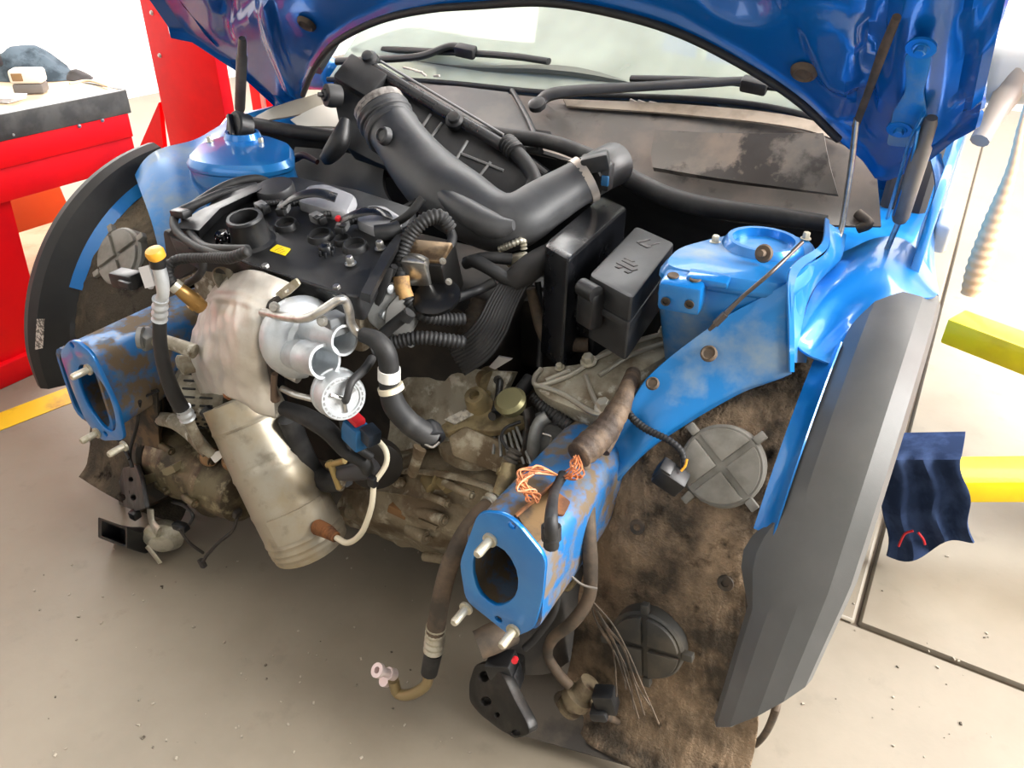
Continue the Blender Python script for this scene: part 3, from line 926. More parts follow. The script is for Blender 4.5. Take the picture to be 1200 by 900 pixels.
bm = NB(); patch(bm, [[(660, 116, 1.02), (800, 122, 1.02), (930, 136, .99), (1000, 160, .95)], [(664, 124, .985), (800, 134, .985), (930, 149, .955), (1000, 172, .92)]], .004, 8, 3); part('cowl_edge', bm, M('tan_dust_strip', '#8d8172', .7, c2='#6f6355', scale=8), cw, 'tan dusty upper edge')
bm = NB()
patch(bm, [[(768, 152, .90), (850, 156, .89), (965, 156, .88)], [(763, 178, .86), (850, 188, .85), (972, 192, .84)], [(765, 196, .83), (850, 210, .82), (982, 228, .81)]], .012, 8, 6)
part('access_lid', bm, M('dusty_lid_plastic', '#55504b', .5, c2='#776a5f', scale=6, lo=.42, hi=.62, rough2=.75, c3='#2a2522', s3=9, lo3=.55, hi3=.62), cw, 'flat lid with dark dirt patch')
bm = NB()
for k in range(3):
    patch(bm, [[(545+22*k, 128+9*k, .965-.02*k), (605+20*k, 136+9*k, .965-.02*k)], [(550+22*k, 134+9*k, .95-.02*k), (608+20*k, 143+9*k, .95-.02*k)]], .006, 3, 2)
part('vent_slat', bm, blackp, cw)
bm = NB(); T(bm, [(1005, 250, .845), (1018, 262, .83), (1005, 268, .83)], 6); part('cowl_clip', bm, darkst, cw)
# leaf litter on the cowl
bm = NB()
for (x, y) in ((745, 121), (755, 122), (768, 123), (780, 125), (792, 126), (805, 128), (815, 130), (822, 131), (830, 132), (480, 82), (488, 84), (494, 86), (500, 89), (515, 91)):
    q = P(x, y, 1.04)+V((0, -.012, .006)); box(bm, q, (.022, .006, .005), axes((1, random.uniform(-.6, .6), random.uniform(-.3, .3)), (0, 1, 0)), .001, 1)
part('dry_debris', bm, M('dry_debris', '#b8aea0', .8), cw, kind='stuff')
# bulkhead rubber seal
bm = NB(); T(bm, [(276, 138, .80), (300, 146, .80), (360, 156, .80), (430, 160, .80), (520, 152, .80), (600, 160, .80), (650, 168, .80), (700, 188, .79), (735, 208, .785), (780, 230, .78), (830, 243, .78), (900, 252, .78), (968, 262, .78)], [8, 8, 8, 8, 9, 9, 9, 10, 12, 12, 12, 11, 10], n=12)
part('bulkhead_seal', bm, rubber, car)
bm = NB()
patch(bm, [[(276, 145, .81), (430, 168, .81), (600, 172, .81), (735, 218, .80), (830, 255, .795), (968, 272, .79)],
           [(276, 190, .82), (430, 215, .85), (600, 240, .87), (735, 275, .86), (830, 300, .85), (968, 330, .84)]]+
          [[V((x, .88, .3)) for x in (-.75, -.35, -.05, .25, .45, .7)], [V((x, .9, .1)) for x in (-.75, -.35, -.05, .25, .45, .7)]], .01, 6, 6)
part('firewall', bm, M('black_insulation', '#151515', .75, c2='#242322', scale=8), car)
# windscreen
wb = [P(x, y, Y_) for x, y, Y_ in ((385, 92, 1.02), (500, 94, 1.06), (650, 108, 1.075), (820, 115, 1.065), (930, 130, 1.04), (1020, 165, .99))]
top = [p+V((-p.x*.14, .62, .46)) for p in wb]
bm = NB(); sheet(bm, surf([wb, [a.lerp(b, .5)+V((0, -.02, .02)) for a, b in zip(wb, top)], top], 6, 8), .005); part('windscreen', bm, glass, car)
bm = NB(); tube(bm, [p+V((0, -.004, -.002)) for p in wb], .007); part('windscreen_seal', bm, rubber, car)
bm = NB(); box(bm, (0, 1.75, 1.43), (1.15, .5, .04), None, .02); box(bm, (0, 2.4, 1.45), (1.2, 1.2, .04), None, .02); part('roof', bm, blue, car)
for s in SY:
    bm = NB(); tube(bm, [V((s*.74, 1.0, .9)), V((s*.70, 1.3, 1.16)), V((s*.62, 1.62, 1.42))], [.035, .03, .03]); part('pillar', bm, blackp, car)
bm = NB()   # dashboard
rows = []
for y, z in ((1.10, .925), (1.2, .94), (1.35, .95), (1.45, .93), (1.5, .86), (1.5, .6)):
    rows.append([V((x, y, z+.012*cos(x*7))) for x in (-.68, -.35, 0, .35, .68)])
sheet(bm, surf(rows, 6, 5), .01); part('dashboard', bm, dashm, car)
swc = V((.36, 1.52, .98)); ax_ = V((0, -.75, .65)).normalized(); u_, v_ = frame_of(ax_)
bm = NB(); pts = [swc+u_*cos(i*pi/16)*.18+v_*sin(i*pi/16)*.18 for i in range(33)]; tube(bm, pts, .014, smooth=False)
for a in (.3, pi-.3, 1.5*pi): tube(bm, [swc, swc+u_*cos(a)*.18+v_*sin(a)*.18], .014, smooth=False)
lathe(bm, swc-ax_*.02, ax_, [(0, 0), (0, .06), (.03, .05), (.035, 0)]); part('steering_wheel', bm, M('grey_wheel', '#8c8f86', .6), car)
for x in (-.36, .36):
    bm = NB(); box(bm, (x, 2.05, .95), (.46, .14, .75), Matrix.Rotation(-.25, 3, 'X'), .05, 3); box(bm, (x, 2.2, 1.36), (.24, .09, .18), Matrix.Rotation(-.2, 3, 'X'), .04, 3); part('front_seat', bm, M('seat_cloth', '#6e726a', .9), car)
bm = NB(); box(bm, (0, 3.0, .7), (1.66, .04, .9), None, .01); box(bm, (0, 2.0, .24), (1.6, 2.0, .04), None, .01); part('body_shell', bm, blue, car)
# wipers
for pts_a, hub, pts_b in (([(395, 72, 1.0), (440, 70, 1.03), (492, 66, 1.07), (528, 54, 1.10), (548, 60, 1.10)], (546, 60, 1.09), [(450, 58, 1.12), (545, 62, 1.105), (600, 66, 1.10), (643, 72, 1.095)]),
                          ([(628, 128, .95), (642, 112, .98), (680, 106, 1.0), (760, 101, 1.02), (830, 97, 1.03), (878, 94, 1.035)], (884, 100, 1.03), [(740, 92, 1.05), (830, 94, 1.045), (884, 100, 1.04), (950, 108, 1.03), (985, 112, 1.02)])):
    bm = NB(); T(bm, pts_a, [6, 6, 6, 6, 5] if len(pts_a) == 5 else [7, 8, 7, 6, 6, 5], flat=(1.2, .7, V((0, 0, 1))))
    wp = part('wiper', bm, blackp, car)
    bm = NB(); box(bm, P(*hub), (.055, .03, .028), axes((1, .1, -.1), (0, 1, .3)), .006); part('wiper_joint', bm, blackp, wp)
    bm = NB(); T(bm, pts_b, 5.5, flat=(1.1, .7, V((0, 0, 1)))); part('wiper_blade', bm, blackp, wp)
bm = NB(); lathe(bm, P(630, 125, .945), (0, -.6, 1), [(0, .02), (.012, .02), (.016, .014), (.016, 0)], 18); part('wiper_cap', bm, blackp, car)
# mirror
mp = P(1185, 105, 1.42)
bm = NB(); box(bm, P(1205, 85, 1.42), (.2, .1, .13), axes((1, .1, .1), (0, 1, 0)), .045, 4); mr = part('wing_mirror', bm, M('mirror_cap', '#c9cbca', .35), car, 'pale grey mirror housing')
bm = NB(); T(bm, [(1190, 85, 1.40), (1180, 110, 1.38), (1165, 135, 1.33), (1148, 165, 1.28)], [20, 16, 12, 11]); part('mirror_stalk', bm, M('mirror_stalk', '#9d948c', .5), mr, 'grey brown stalk')
bm = NB(); box(bm, P(374, 86, 1.34), (.16, .09, .10), axes((1, -.1, .1), (0, 1, 0)), .035, 4); part('wing_mirror', bm, blue, car, 'blue mirror housing')
# wheels hidden in the arches
for s in SY:
    bm = NB(); lathe(bm, (s*.62, WY, WZ), (s, 0, 0), [(0, .0), (0, .2), (.0, .28), (.02, .305), (.15, .305), (.17, .28), (.17, .2), (.16, .2)], 48)
    wh = part('tyre', bm, tyrem, car)
    bm = NB(); lathe(bm, (s*.78, WY, WZ), (s, 0, 0), [(0, .2), (.0, .18), (-.03, .17), (-.03, .05), (.0, .04), (.0, 0)], 30); part('rim', bm, alum, wh)
    bm = NB(); lathe(bm, (s*.62, WY+2.46, WZ), (s, 0, 0), [(0, .0), (0, .2), (.0, .28), (.02, .305), (.15, .305), (.17, .28), (.17, .2), (.16, .2)], 48)
    part('tyre', bm, tyrem, car)
# ================================================================== the engine
eng = thing('engine', 'transverse engine with black valve cover filling the bay between the blue rails', 'engine', (-.05, .4, 0))
VN = V((0, -.05, .24)).normalized(); V0 = V((-.05, .13, .78))
VU = V((1, 0, 0)); VB = VN.cross(VU)
def VC(x, y, h=0): return PL(x, y, V0+VN*h, VN)
def up(bm, x, y, prof, n=28, h=0): lathe(bm, VC(x, y, h), VN, prof, n)
def vs_(px, x, y): return px*S(VC(x, y))
# block
bm = NB()
box(bm, (-.04, .47, .44), (.52, .28, .50), None, .03); box(bm, (.30, .56, .58), (.2, .16, .16), None, .03)
part('engine_block', bm, M('grimy_block', '#1e1b18', .7, .2, c2='#37302a', scale=10), eng)
# valve cover
ol_ = [(196, 276), (232, 256), (250, 232), (300, 214), (345, 206), (420, 222), (488, 244), (470, 276), (440, 312), (421, 350), (404, 346), (290, 309), (276, 300), (225, 292)]
bm = NB(); plate(bm, rpoly([VC(*p) for p in ol_], .012, 3), -VN*.045, bev=.004)
vcov = part('valve_cover', bm, blackp, eng)
bm = NB()   # sloping left end and raised right end
loft(bm, [[VC(*p, h) for p in q] for h, q in ((0, [(196, 276), (232, 254), (330, 210), (320, 222), (262, 252), (234, 281)]), (.024, [(203, 266), (234, 246), (324, 208), (316, 217), (258, 244), (233, 270)]))])
loft(bm, [[VC(*p, h) for p in q] for h, q in ((0, [(421, 350), (447, 302), (470, 272), (484, 262), (452, 320), (434, 356)]), (.016, [(423, 342), (448, 296), (468, 270), (480, 262), (452, 312), (434, 346)]))])
part('cover_ridge', bm, blackp, vcov)
# front lip band
bm = NB(); tube(bm, [VC(222, 290, -.012), VC(272, 300, -.012), VC(292, 310, -.012), VC(405, 347, -.012)], .004, smooth=False); tube(bm, [VC(222, 290, .001), VC(272, 300, .001), VC(292, 310, .001), VC(404, 346, .001)], .003, smooth=False)
part('cover_lip', bm, blackg, vcov)
bm = NB(); r = vs_(20, 292, 270); up(bm, 296, 283, [(0, r*1.35), (.004, r*1.12), (.040, r*1.0), (.044, r*1.04), (.048, r*.98), (.048, r*.8), (.006, r*.76), (.006, 0)], 40); part('oil_filler_neck', bm, blackp, vcov)
for x, y, rp in ((336, 266, 12), (376, 279, 13), (417, 291, 13), (402, 284, 9)):
    bm = NB(); r = vs_(rp, x, y); up(bm, x, y, [(-.004, r*1.25), (.006, r*1.15), (.010, r*1.05), (.010, r*.9), (-.03, r*.85)]); b2 = NB(); up(b2, x, y, [(-.004, r*.88), (-.003, 0)])
    part('coil_well', bm, blackp, vcov); part('coil_well_shade', b2, M('well_black', '#050505', .8), vcov)  # black disc paints the darkness down the open well
for x, y in ((262, 280), (383, 295)):
    bm = NB(); r = vs_(8.5, x, y); up(bm, x, y, [(0, r*1.05), (.010, r), (.013, r*.8), (.011, r*.5), (.011, 0)])
    for k in range(6):
        a = k*pi/3; box(bm, VC(x, y, .008)+(VU*cos(a)+VB*sin(a))*r*.98, (.004, .004, .01), None, .001)
    part('cover_plug', bm, blackg, vcov)
bm = NB(); plate(bm, rpoly([VC(*p, .0005) for p in ((316, 294), (325, 287), (341, 292), (334, 300))], .002, 2), VN*.0012); lb = part('warning_label', bm, yellow, vcov, 'yellow warning label')
bm = NB()
for k in range(3):
    a_, b_ = VC(322+3*k, 293.5+1.6*k-2*k*.0, .0021), VC(331+1.5*k, 289.5+2.2*k, .0021); tube(bm, [a_, b_], .0006, n=4, smooth=False)
part('label_print', bm, M('label_brown', '#a8861a', .6), lb)
for x, y in ((313, 318), (396, 343), (411, 309), (446, 291)):
    bm = NB(); p = VC(x, y, -.008 if y > 315 else .004); hexbolt(bm, p, VN, .0065, .012); part('cover_bolt', bm, steel, eng)
# rear rail: dome cap, grey humps, arches, pipe
bm = NB(); r = vs_(22, 325, 225); lathe(bm, VC(325, 230), VN, [(0, r), (.018, r), (.022, r*.95), (.024, r*.6), (.0245, 0)], 36); part('dome_cap', bm, M('dark_grey_cap', '#2e2e30', .45), vcov)
hump = M('satin_grey_plastic', '#a9a9ac', .25, .2, c2='#8b8b8f', scale=10)
def humpq(pts, h, mat, name):
    bm = NB(); base = rpoly([VC(*p) for p in pts], .012, 3); c = sum(base, V())/len(base)
    loft(bm, [base, [p+VN*h*.6 for p in base], [c+(p-c)*.93+VN*h*.9 for p in base], [c+(p-c)*.75+VN*h for p in base]]); return part(name, bm, mat, vcov)
humpq([(350, 246), (362, 226), (384, 224), (420, 238), (410, 260), (392, 258)], .018, hump, 'intake_cover')
humpq([(418, 268), (430, 250), (452, 250), (474, 264), (452, 276), (440, 278)], .018, hump, 'intake_cover')
bm = NB(); tube(bm, [VC(332, 240, .02), VC(348, 230, .038), VC(372, 226, .042), VC(394, 232, .03)], vs_(7, 360, 230), flat=(1.5, .4, VN)); part('cable_arch', bm, blackg, vcov)
bm = NB(); tube(bm, [VC(400, 258, .018), VC(418, 250, .034), VC(440, 247, .036), VC(456, 252, .02)], vs_(7, 420, 250), flat=(1.5, .4, VN)); part('cable_arch', bm, blackg, vcov)
bm = NB(); tube(bm, [VC(468, 268, .016), VC(455, 272, .016), VC(440, 274, .016)], vs_(10, 440, 270), n=16, hollow=.8); part('breather_pipe', bm, blackp, vcov)
# ignition coil plugs
for i, (x, y, a, cap_) in enumerate(((306, 242, .3, 0), (333, 243, 1.2, 1), (371, 255, .25, 0), (402, 264, 1.25, 1))):
    t_ = thing('wire_connector', ['grey coil plug left of the pair behind the oil filler neck', 'grey coil plug with square socket behind the oil filler neck', 'grey coil plug left of the red tipped one on the valve cover', 'grey coil plug with a red tip on the valve cover'][i], 'connector', VC(x, y, .0), 'coil plugs on the valve cover')
    d = VU*cos(a)-VB*sin(a); R_ = axes(d, VN.cross(d)); bm = NB(); box(bm, VC(x, y, .014), (.021, .018, .016), R_, .003); part('plug_body', bm, M('grey_plug', '#6d6d6e', .5), t_)
    bm = NB(); box(bm, VC(x, y, .014)+d*.016, (.010, .015, .014), R_, .002); box(bm, VC(x, y, .023), (.010, .010, .004), R_, .001); part('plug_socket', bm, blackp, t_)
    if i == 3:
        bm = NB(); box(bm, VC(x-6, y-8, .026), (.01, .008, .008), R_, .002); part('plug_lock', bm, redp, t_, 'red tip')
    bm = NB(); tube(bm, [VC(x, y, .014)-d*.012, VC(x+10, y-4, .012), VC(x+25, y-6, .006)], .005, corr=(.005, .08)); part('plug_wire', bm, rubber, t_)
# cylinder head front strip, below the cover
bm = NB(); q = [VC(215, 292, -.045), VC(420, 352, -.045)]
box(bm, (q[0]+q[1])/2+V((0, .10, -.05)), ((q[1]-q[0]).length, .2, .1), None, .01); part('cylinder_head', bm, aldirty, eng)
bm = NB(); lathe(bm, P(272, 322, .16), (0, -1, .1), [(0, .03), (.02, .028), (.025, .018), (.01, .014), (.01, 0)], 20); part('head_port', bm, aldirty, eng)
# timing end: oval grey pump plate on the right end
bm = NB()
pump0, pn = P(468, 362, .22), V((.62, -.72, .30)).normalized()
def PP(x, y, h=0): return PL(x, y, pump0+pn*h, pn)
plate(bm, rpoly([PP(*p) for p in ((430, 362), (440, 340), (456, 330), (470, 332), (490, 350), (492, 376), (480, 396), (462, 398), (444, 388), (430, 376))], .01, 3), -pn*.04, bev=.004)
pmp = part('vacuum_pump', bm, algrey, eng)
bm = NB(); plate(bm, rpoly([PP(*p, .002) for p in ((452, 360), (470, 340), (486, 352), (488, 375), (478, 392), (462, 394), (450, 380))], .01, 3), pn*.01, bev=.003); part('pump_lid', bm, M('dark_grey_cast', '#7d7c79', .5, .4), pmp)
for x, y in ((446, 334), (440, 364), (470, 396)):
    bm = NB(); d = V((.9, -.1, 0)); o = PP(x, y, -.02); lathe(bm, o-d*.0, d+pn*.3, [(0, .008), (.03, .008), (.032, .005), (.032, 0)], 12); part('pump_boss', bm, alum, pmp)
bm = NB(); tube(bm, [VC(452, 312, -.01), VC(447, 330, -.03), VC(436, 358, -.07), P(428, 392, .22)], .008, flat=(1, 2, V((1, 0, 0)))); tube(bm, [VC(462, 312, -.01), VC(455, 330, -.04), VC(446, 350, -.07)], .006); part('cover_gasket', bm, rubber, eng)
# high pressure fuel pump
fp = part('fuel_pump', (lambda b: (box(b, P(508, 322, .30), (.075, .07, .085), axes((.95, .2, .1), (-.2, .95, .2)), .008), b)[1])(NB()), M('black_cast', '#171615', .4, .5), eng)
bm = NB(); box(bm, P(500, 296, .29), (.075, .055, .012), axes((.95, .2, .05), (-.2, .95, .25)), .004); part('pump_top', bm, M('bronze_plate', '#8a7355', .38, .8, c2='#5b4937', scale=30), fp)
bm = NB(); box(bm, P(489, 318, .26), (.045, .02, .05), axes((.95, .2, .05), (-.2, .95, .25)), .005); part('pump_face', bm, steel, fp)
bm = NB()
for x, y in ((519, 306), (526, 330), (521, 346)): hexbolt(bm, P(x, y, .262), (.3, -1, .1), .004)
part('pump_bolt', bm, steel, fp, kind='stuff')
bm = NB(); T(bm, [(478, 300, .27), (492, 302, .26), (500, 306, .258)], 4); part('fuel_fitting', bm, steel, fp)

# ---- heat shield
hs = thing('heat_shield', 'crumpled silver heat shield over the exhaust left of the turbocharger', 'heat shield', P(275, 400, .1))
bm = NB()
def crump(u, v, p):
    h = .006*nz(p, 14, 4)+.0045*nz(p, 30, 5)
    h -= .006*abs(nz(p, 19, 9))
    for c_ in (.20, .27): h += .004*max(0, 1-abs(v-c_)/.025)
    return h*(.4 if v < .3 else 1)
patch(bm, [[(250, 334, .19), (268, 322, .15), (296, 316, .12), (322, 324, .11), (348, 335, .12)],
           [(240, 352, .18), (258, 346, .11), (284, 350, .07), (308, 358, .07), (330, 352, .10)],
           [(226, 388, .17), (246, 386, .08), (272, 390, .045), (296, 398, .045), (314, 400, .07)],
           [(221, 425, .16), (244, 428, .07), (272, 432, .04), (298, 438, .045), (318, 440, .07)],
           [(232, 462, .15), (254, 462, .07), (276, 468, .055), (302, 484, .055), (323, 492, .07)]], .0025, 14, 18, crump)
part('shield_panel', bm, shield, hs, sharp=3)
bm = NB(); q = P(268, 462, .066); hexbolt(bm, q, (-.2, -1, .3), .007); part('shield_bolt', bm, rust, hs)
bm = NB(); T(bm, [(330, 348, .09), (318, 360, .08), (310, 378, .075), (312, 402, .07), (318, 430, .07), (322, 465, .07)], [5, 7, 6, 5, 5, 3], n=8); part('shield_edge', bm, M('scorched_edge', '#2b2520', .7), hs)
bm = NB(); plate(bm, rpoly([P(*p, .085) for p in ((322, 344), (346, 326), (351, 334), (338, 346), (326, 352))], .004, 2), (0, .004, 0), [[P(*p, .085) for p in ((333, 341), (338, 338), (339, 342), (334, 344))]]); part('shield_bracket', bm, zinc, hs)

# ---- catalytic converter
cat_ = thing('catalytic_converter', 'long tan steel catalytic converter slanting down under the heat shield', 'catalytic converter', P(330, 640, .12))
pth = [P(281, 466, .15), P(304, 515, .14), P(337, 583, .125), P(358, 626, .12), P(366, 642, .12)]
bm = NB(); L_ = []; RR = []
dense = crom(pth, 16); n_ = len(dense)
for i, p in enumerate(dense):
    f = i/(n_-1); r = 44+2*sin(f*pi)
    for c_ in (.14, .36, .52, .70, .76, .82): r += 1.3*max(0, 1-abs(f-c_)/.018)
    if f > .92: r *= (1-((f-.92)/.08)**2*.55)
    L_.append(p); RR.append(r*S(p))
tube(bm, L_, RR, n=32, smooth=False)
part('converter_body', bm, steelcat, cat_, sharp=.5)
bm = NB()
for f0, f1 in ((.17, .33), (.54, .68)):
    rows = []
    for j in range(7):
        f = f0+(f1-f0)*j/6; i = int(f*(n_-1)); p = dense[i]; d = (dense[i+1]-dense[i-1]).normalized()
        tc = (CAM-p); tc = (tc-d*tc.dot(d)).normalized(); sd = d.cross(tc)
        rows.append([p+(tc*cos(a)+sd*sin(a))*(RR[i]+.0032) for a in [(-.75+1.5*k/12) for k in range(13)]])
    sheet(bm, rows, .004)
part('embossed_panel', bm, steelcat, cat_)
bm = NB(); T(bm, [(373, 618, .10), (384, 623, .09), (394, 630, .085)], [9, 8, 6], n=12, corr=(.006, .08)); part('lower_sensor', bm, rust, cat_)
bm = NB(); T(bm, [(394, 630, .085), (408, 636, .08), (424, 624, .08), (435, 595, .09), (438, 568, .10)], 3.6); T(bm, [(438, 566, .10), (452, 545, .12), (452, 528, .13), (440, 513, .14)], 3.4)
one('sensor_wire', bm, cream, 'cream sleeved sensor wire curving up from the bottom of the converter', 'wire')
bm = NB(); box(bm, P(437, 564, .10), (.016, .014, .02), None, .003); one('wire_clip', bm, blackp, 'small dark clip holding the cream sensor wire', 'clip')

# ---- turbocharger
tb = thing('turbocharger', 'bright cast aluminium turbocharger with two open pipes', 'turbocharger', P(370, 440, .1))
ax = V((.93, -.34, .10)).normalized()
bm = NB(); c0 = P(352, 392, .09); s0 = S(c0)
u_, v_ = frame_of(ax)
pts = []; rr = []
for i in range(33):
    a = -1.0+i/32*5.6; R_ = 31*s0
    pts.append(c0+(u_*cos(a)+v_*sin(a))*R_+ax*.004); rr.append((13+9*i/32)*s0)
tube(bm, pts, rr, n=16, smooth=False)
lathe(bm, c0-ax*.03, ax, [(0, 0), (0, 30*s0), (.02, 38*s0), (.045, 36*s0), (.065, 22*s0), (.065, 0)], 32)
lathe(bm, c0-ax*.055, ax, [(0, 0), (0, 34*s0), (.012, 35*s0), (.03, 26*s0)], 32)
part('compressor_housing', bm, alum, tb)
for a, b, rp in (((356, 386, .085), (404, 399, .065), 18.5), ((338, 412, .06), (381, 424, .035), 21)):
    pa, pb = P(*a), P(*b); d = (pb-pa); L = d.length; r = rp*S(pb)
    bm = NB(); lathe(bm, pa, d, [(0, r*.9), (L*.45, r*.95), (L*.5, r*1.04), (L*.55, r*.97), (L-.004, r*.98), (L-.002, r*1.03), (L, r*1.02), (L, r*.86), (L*.4, r*.84), (L*.4, 0)], 36); part('outlet_pipe', bm, alum, tb)
pa, pb = P(372, 456, .07), P(403, 466, .03); d = (pb-pa).normalized(); r = 29*S(pb)
d = V((.86, -.46, .2)).normalized(); pb = P(403, 467, .03); pa = pb-d*.06
bm = NB(); lathe(bm, pa, d, [(-.01, 0), (-.01, r*.7), (.012, r*.94), (.018, r), (.022, r*1.06), (.028, r*1.06), (.03, r), (.053, r), (.06, r*.92), (.06, r*.7), (.058, r*.66), (.058, 0)], 40); act = part('actuator_can', bm, alum, tb)
bm = NB()
for k in range(22):
    a = 2*pi*k/22; u2, v2 = frame_of(d); q = pb+d*.0005+(u2*cos(a)+v2*sin(a))*r*.81; box(bm, q, (.005, .0018, .0015), axes(u2*-sin(a)+v2*cos(a), u2*cos(a)+v2*sin(a)), 0)
part('stamped_ring', bm, M('dark_stamp', '#9a9c9c', .5, .5), act, kind='stuff')
bm = NB(); u2, v2 = frame_of(d)
for k in range(3):
    a = 2*pi*k/3+.5; tube(bm, [pb, pb+(u2*cos(a)+v2*sin(a))*r*.6], .003, n=6, smooth=False)
part('actuator_spider', bm, steel, act)
bm = NB(); tube(bm, [pb, pb+d*.01, P(412, 448, .04), P(428, 432, .08), P(436, 420, .11)], [.004, .005, .006, .007, .007]); one('vacuum_hose', bm, rubber, 'thin black hose plugged into the round actuator face', 'hose')
for x, y, Y_ in ((322, 360, .05), (378, 376, .055)):
    bm = NB(); hexbolt(bm, P(x, y, Y_), (.4, -1, .3), .006); part('housing_bolt', bm, steel, tb)
bm = NB(); box(bm, P(392, 379, .075), (.035, .03, .03), axes(ax, (0, 1, 0)), .004); part('diverter_block', bm, M('grey_block', '#6f7274', .5, .3), tb)
bm = NB(); T(bm, [(330, 455, .06), (345, 462, .06), (360, 466, .065), (376, 470, .07)], 4); T(bm, [(320, 424, .075), (332, 434, .07), (350, 444, .07)], 6); part('actuator_rod', bm, steel, tb)
# steel pipe over the turbo
bm = NB(); T(bm, [(308, 366, .06), (322, 369, .05), (345, 373, .04), (362, 372, .038), (380, 362, .045), (396, 352, .06), (404, 352, .07), (409, 364, .075), (411, 378, .08), (418, 389, .085), (428, 394, .09)], 5.5, n=12)
one('coolant_pipe', bm, steel, 'bent bright steel pipe crossing over the turbocharger', 'pipe')
bm = NB(); T(bm, [(322, 438, .05), (321, 456, .05), (323, 468, .055)], [4, 4, 6], n=10); one('oil_pipe', bm, M('brown_steel_pipe', '#6d5c50', .4, .6), 'short brown steel pipe beside the lower edge of the heat shield', 'pipe')

# ---- coolant hoses
ht = thing('coolant_hose', 'thick black hose with white band dropping right of the turbocharger', 'hose', P(470, 500, .12), 'rubber hoses in the engine bay')
bm = NB(); T(bm, [(424, 392, .088), (440, 398, .09), (452, 412, .09), (456, 432, .09), (456, 450, .09), (462, 474, .09), (478, 494, .10), (495, 506, .11), (510, 514, .12)], [9, 11, 12, 12, 12, 14, 14, 14, 13], n=16); part('hose_body', bm, rubber, ht)
def band(x0, y0, Y0, x1, y1, Y1, rp, mat, name, par, lab=None):
    bm = NB(); T(bm, [(x0, y0, Y0), (x1, y1, Y1)], rp, n=18, smooth=False); return part(name, bm, mat, par, lab)
band(456, 432, .09, 456, 444, .09, 13.5, white, 'paint_band', ht, 'white paint band')
band(457, 452, .09, 459, 458, .09, 15.5, cream, 'hose_clamp', ht, 'cream spring clamp')
bm = NB(); pq = P(508, 514, .12); lathe(bm, pq+V((-.02, .01, .012)), (.75, -.5, -.35), [(0, 0), (0, .016), (.01, .021), (.03, .021), (.032, .017), (.032, .012), (.015, .012), (.015, 0)], 20); part('quick_coupling', bm, blackp, ht)
bm = NB(); T(bm, [(498, 520, .10), (507, 524, .10), (515, 518, .11)], 1.6); part('coupling_spring', bm, steel, ht)
bm = NB(); T(bm, [(332, 478, .09), (358, 488, .09), (385, 505, .09), (405, 528, .10), (425, 540, .11), (432, 552, .12)], [9, 11, 11, 9, 9, 8]); one('lower_hose', bm, rubber, 'black hose passing behind the top of the converter below the actuator', 'hose', group='black hoses below the turbocharger')
bm = NB(); T(bm, [(338, 490, .15), (352, 525, .16), (368, 555, .17), (388, 566, .16), (405, 560, .15)], [13, 13, 13, 12, 11]); one('lower_hose', bm, rubber, 'fat grey black hose curving right of the converter', 'hose', group='black hoses below the turbocharger')
bm = NB(); T(bm, [(400, 480, .08), (405, 505, .09), (420, 525, .10), (436, 536, .11)], 5); one('lower_hose', bm, rubber, 'thin black hose below the actuator beside the blue connector', 'hose', group='black hoses below the turbocharger')
ctt = thing('wire_connector', 'blue connector block with a red top below the turbocharger', 'connector', P(420, 510, .09), 'wire connectors around the engine bay')
bm = NB(); box(bm, P(417, 507, .09), (.045, .03, .045), axes((1, -.3, -.15), (.3, 1, 0)), .004); part('connector_body', bm, bluepl, ctt)
bm = NB(); box(bm, P(417, 491, .088), (.028, .02, .012), axes((1, -.3, -.15), (.3, 1, 0)), .003); part('lock_tab', bm, redp, ctt, 'red lock tab')
bm = NB(); box(bm, P(434, 510, .088), (.028, .026, .028), axes((1, -.3, -.25), (.3, 1, 0)), .004); part('plug_body', bm, M('dark_blue_plug', '#1c2733', .5), ctt)
# thermostat pipes cluster near (405,560)
th = thing('water_outlet', 'grey plastic water outlet with brass clips beside the converter', 'water outlet', P(410, 565, .13))
bm = NB(); T(bm, [(395, 555, .13), (412, 553, .13), (428, 548, .14), (436, 540, .15)], [9, 11, 14, 13], n=14); part('outlet_body', bm, M('dark_grey_outlet', '#3a393b', .5), th)
bm = NB(); T(bm, [(386, 540, .12), (392, 556, .118), (398, 572, .118)], 4); T(bm, [(384, 545, .12), (404, 540, .12)], 4); part('brass_clip', bm, M('brass_zinc', '#a8915f', .4, .7), th)
bm = NB(); T(bm, [(402, 560, .125), (398, 572, .125)], [5, 5]); part('drain_nipple', bm, aldirty, th)

# ---- corrugated hoses around the pump
bm = NB(); T(bm, [(528, 268, .33), (516, 254, .32), (498, 258, .30), (480, 276, .28), (470, 302, .26), (470, 328, .24), (478, 352, .23), (494, 368, .23), (516, 374, .25), (545, 374, .28)], [8, 8.5, 8.5, 8.5, 8, 8, 8, 8, 8, 7], corr=(.007, .08), n=14)
ch = thing('corrugated_conduit', 'black corrugated conduit arching over the pump with brown tape on it', 'conduit', P(490, 370, .24), 'corrugated conduits in the engine bay'); part('conduit_body', bm, rubber, ch, sharp=2)
bm = NB(); T(bm, [(470, 324, .238), (472, 338, .232), (476, 350, .228)], [10, 9.5, 10], n=10); part('tape_wrap', bm, M('tan_tape', '#b08a55', .7, c2='#7e6140', scale=60), ch, 'tan tape wrap')
bm = NB(); T(bm, [(436, 410, .16), (460, 402, .18), (490, 396, .20), (520, 398, .22), (545, 402, .24)], 8, corr=(.007, .08), n=14); one('corrugated_conduit', bm, rubber, 'black corrugated conduit running flat below the pump plate', 'conduit', group='corrugated conduits in the engine bay', sharp=2)
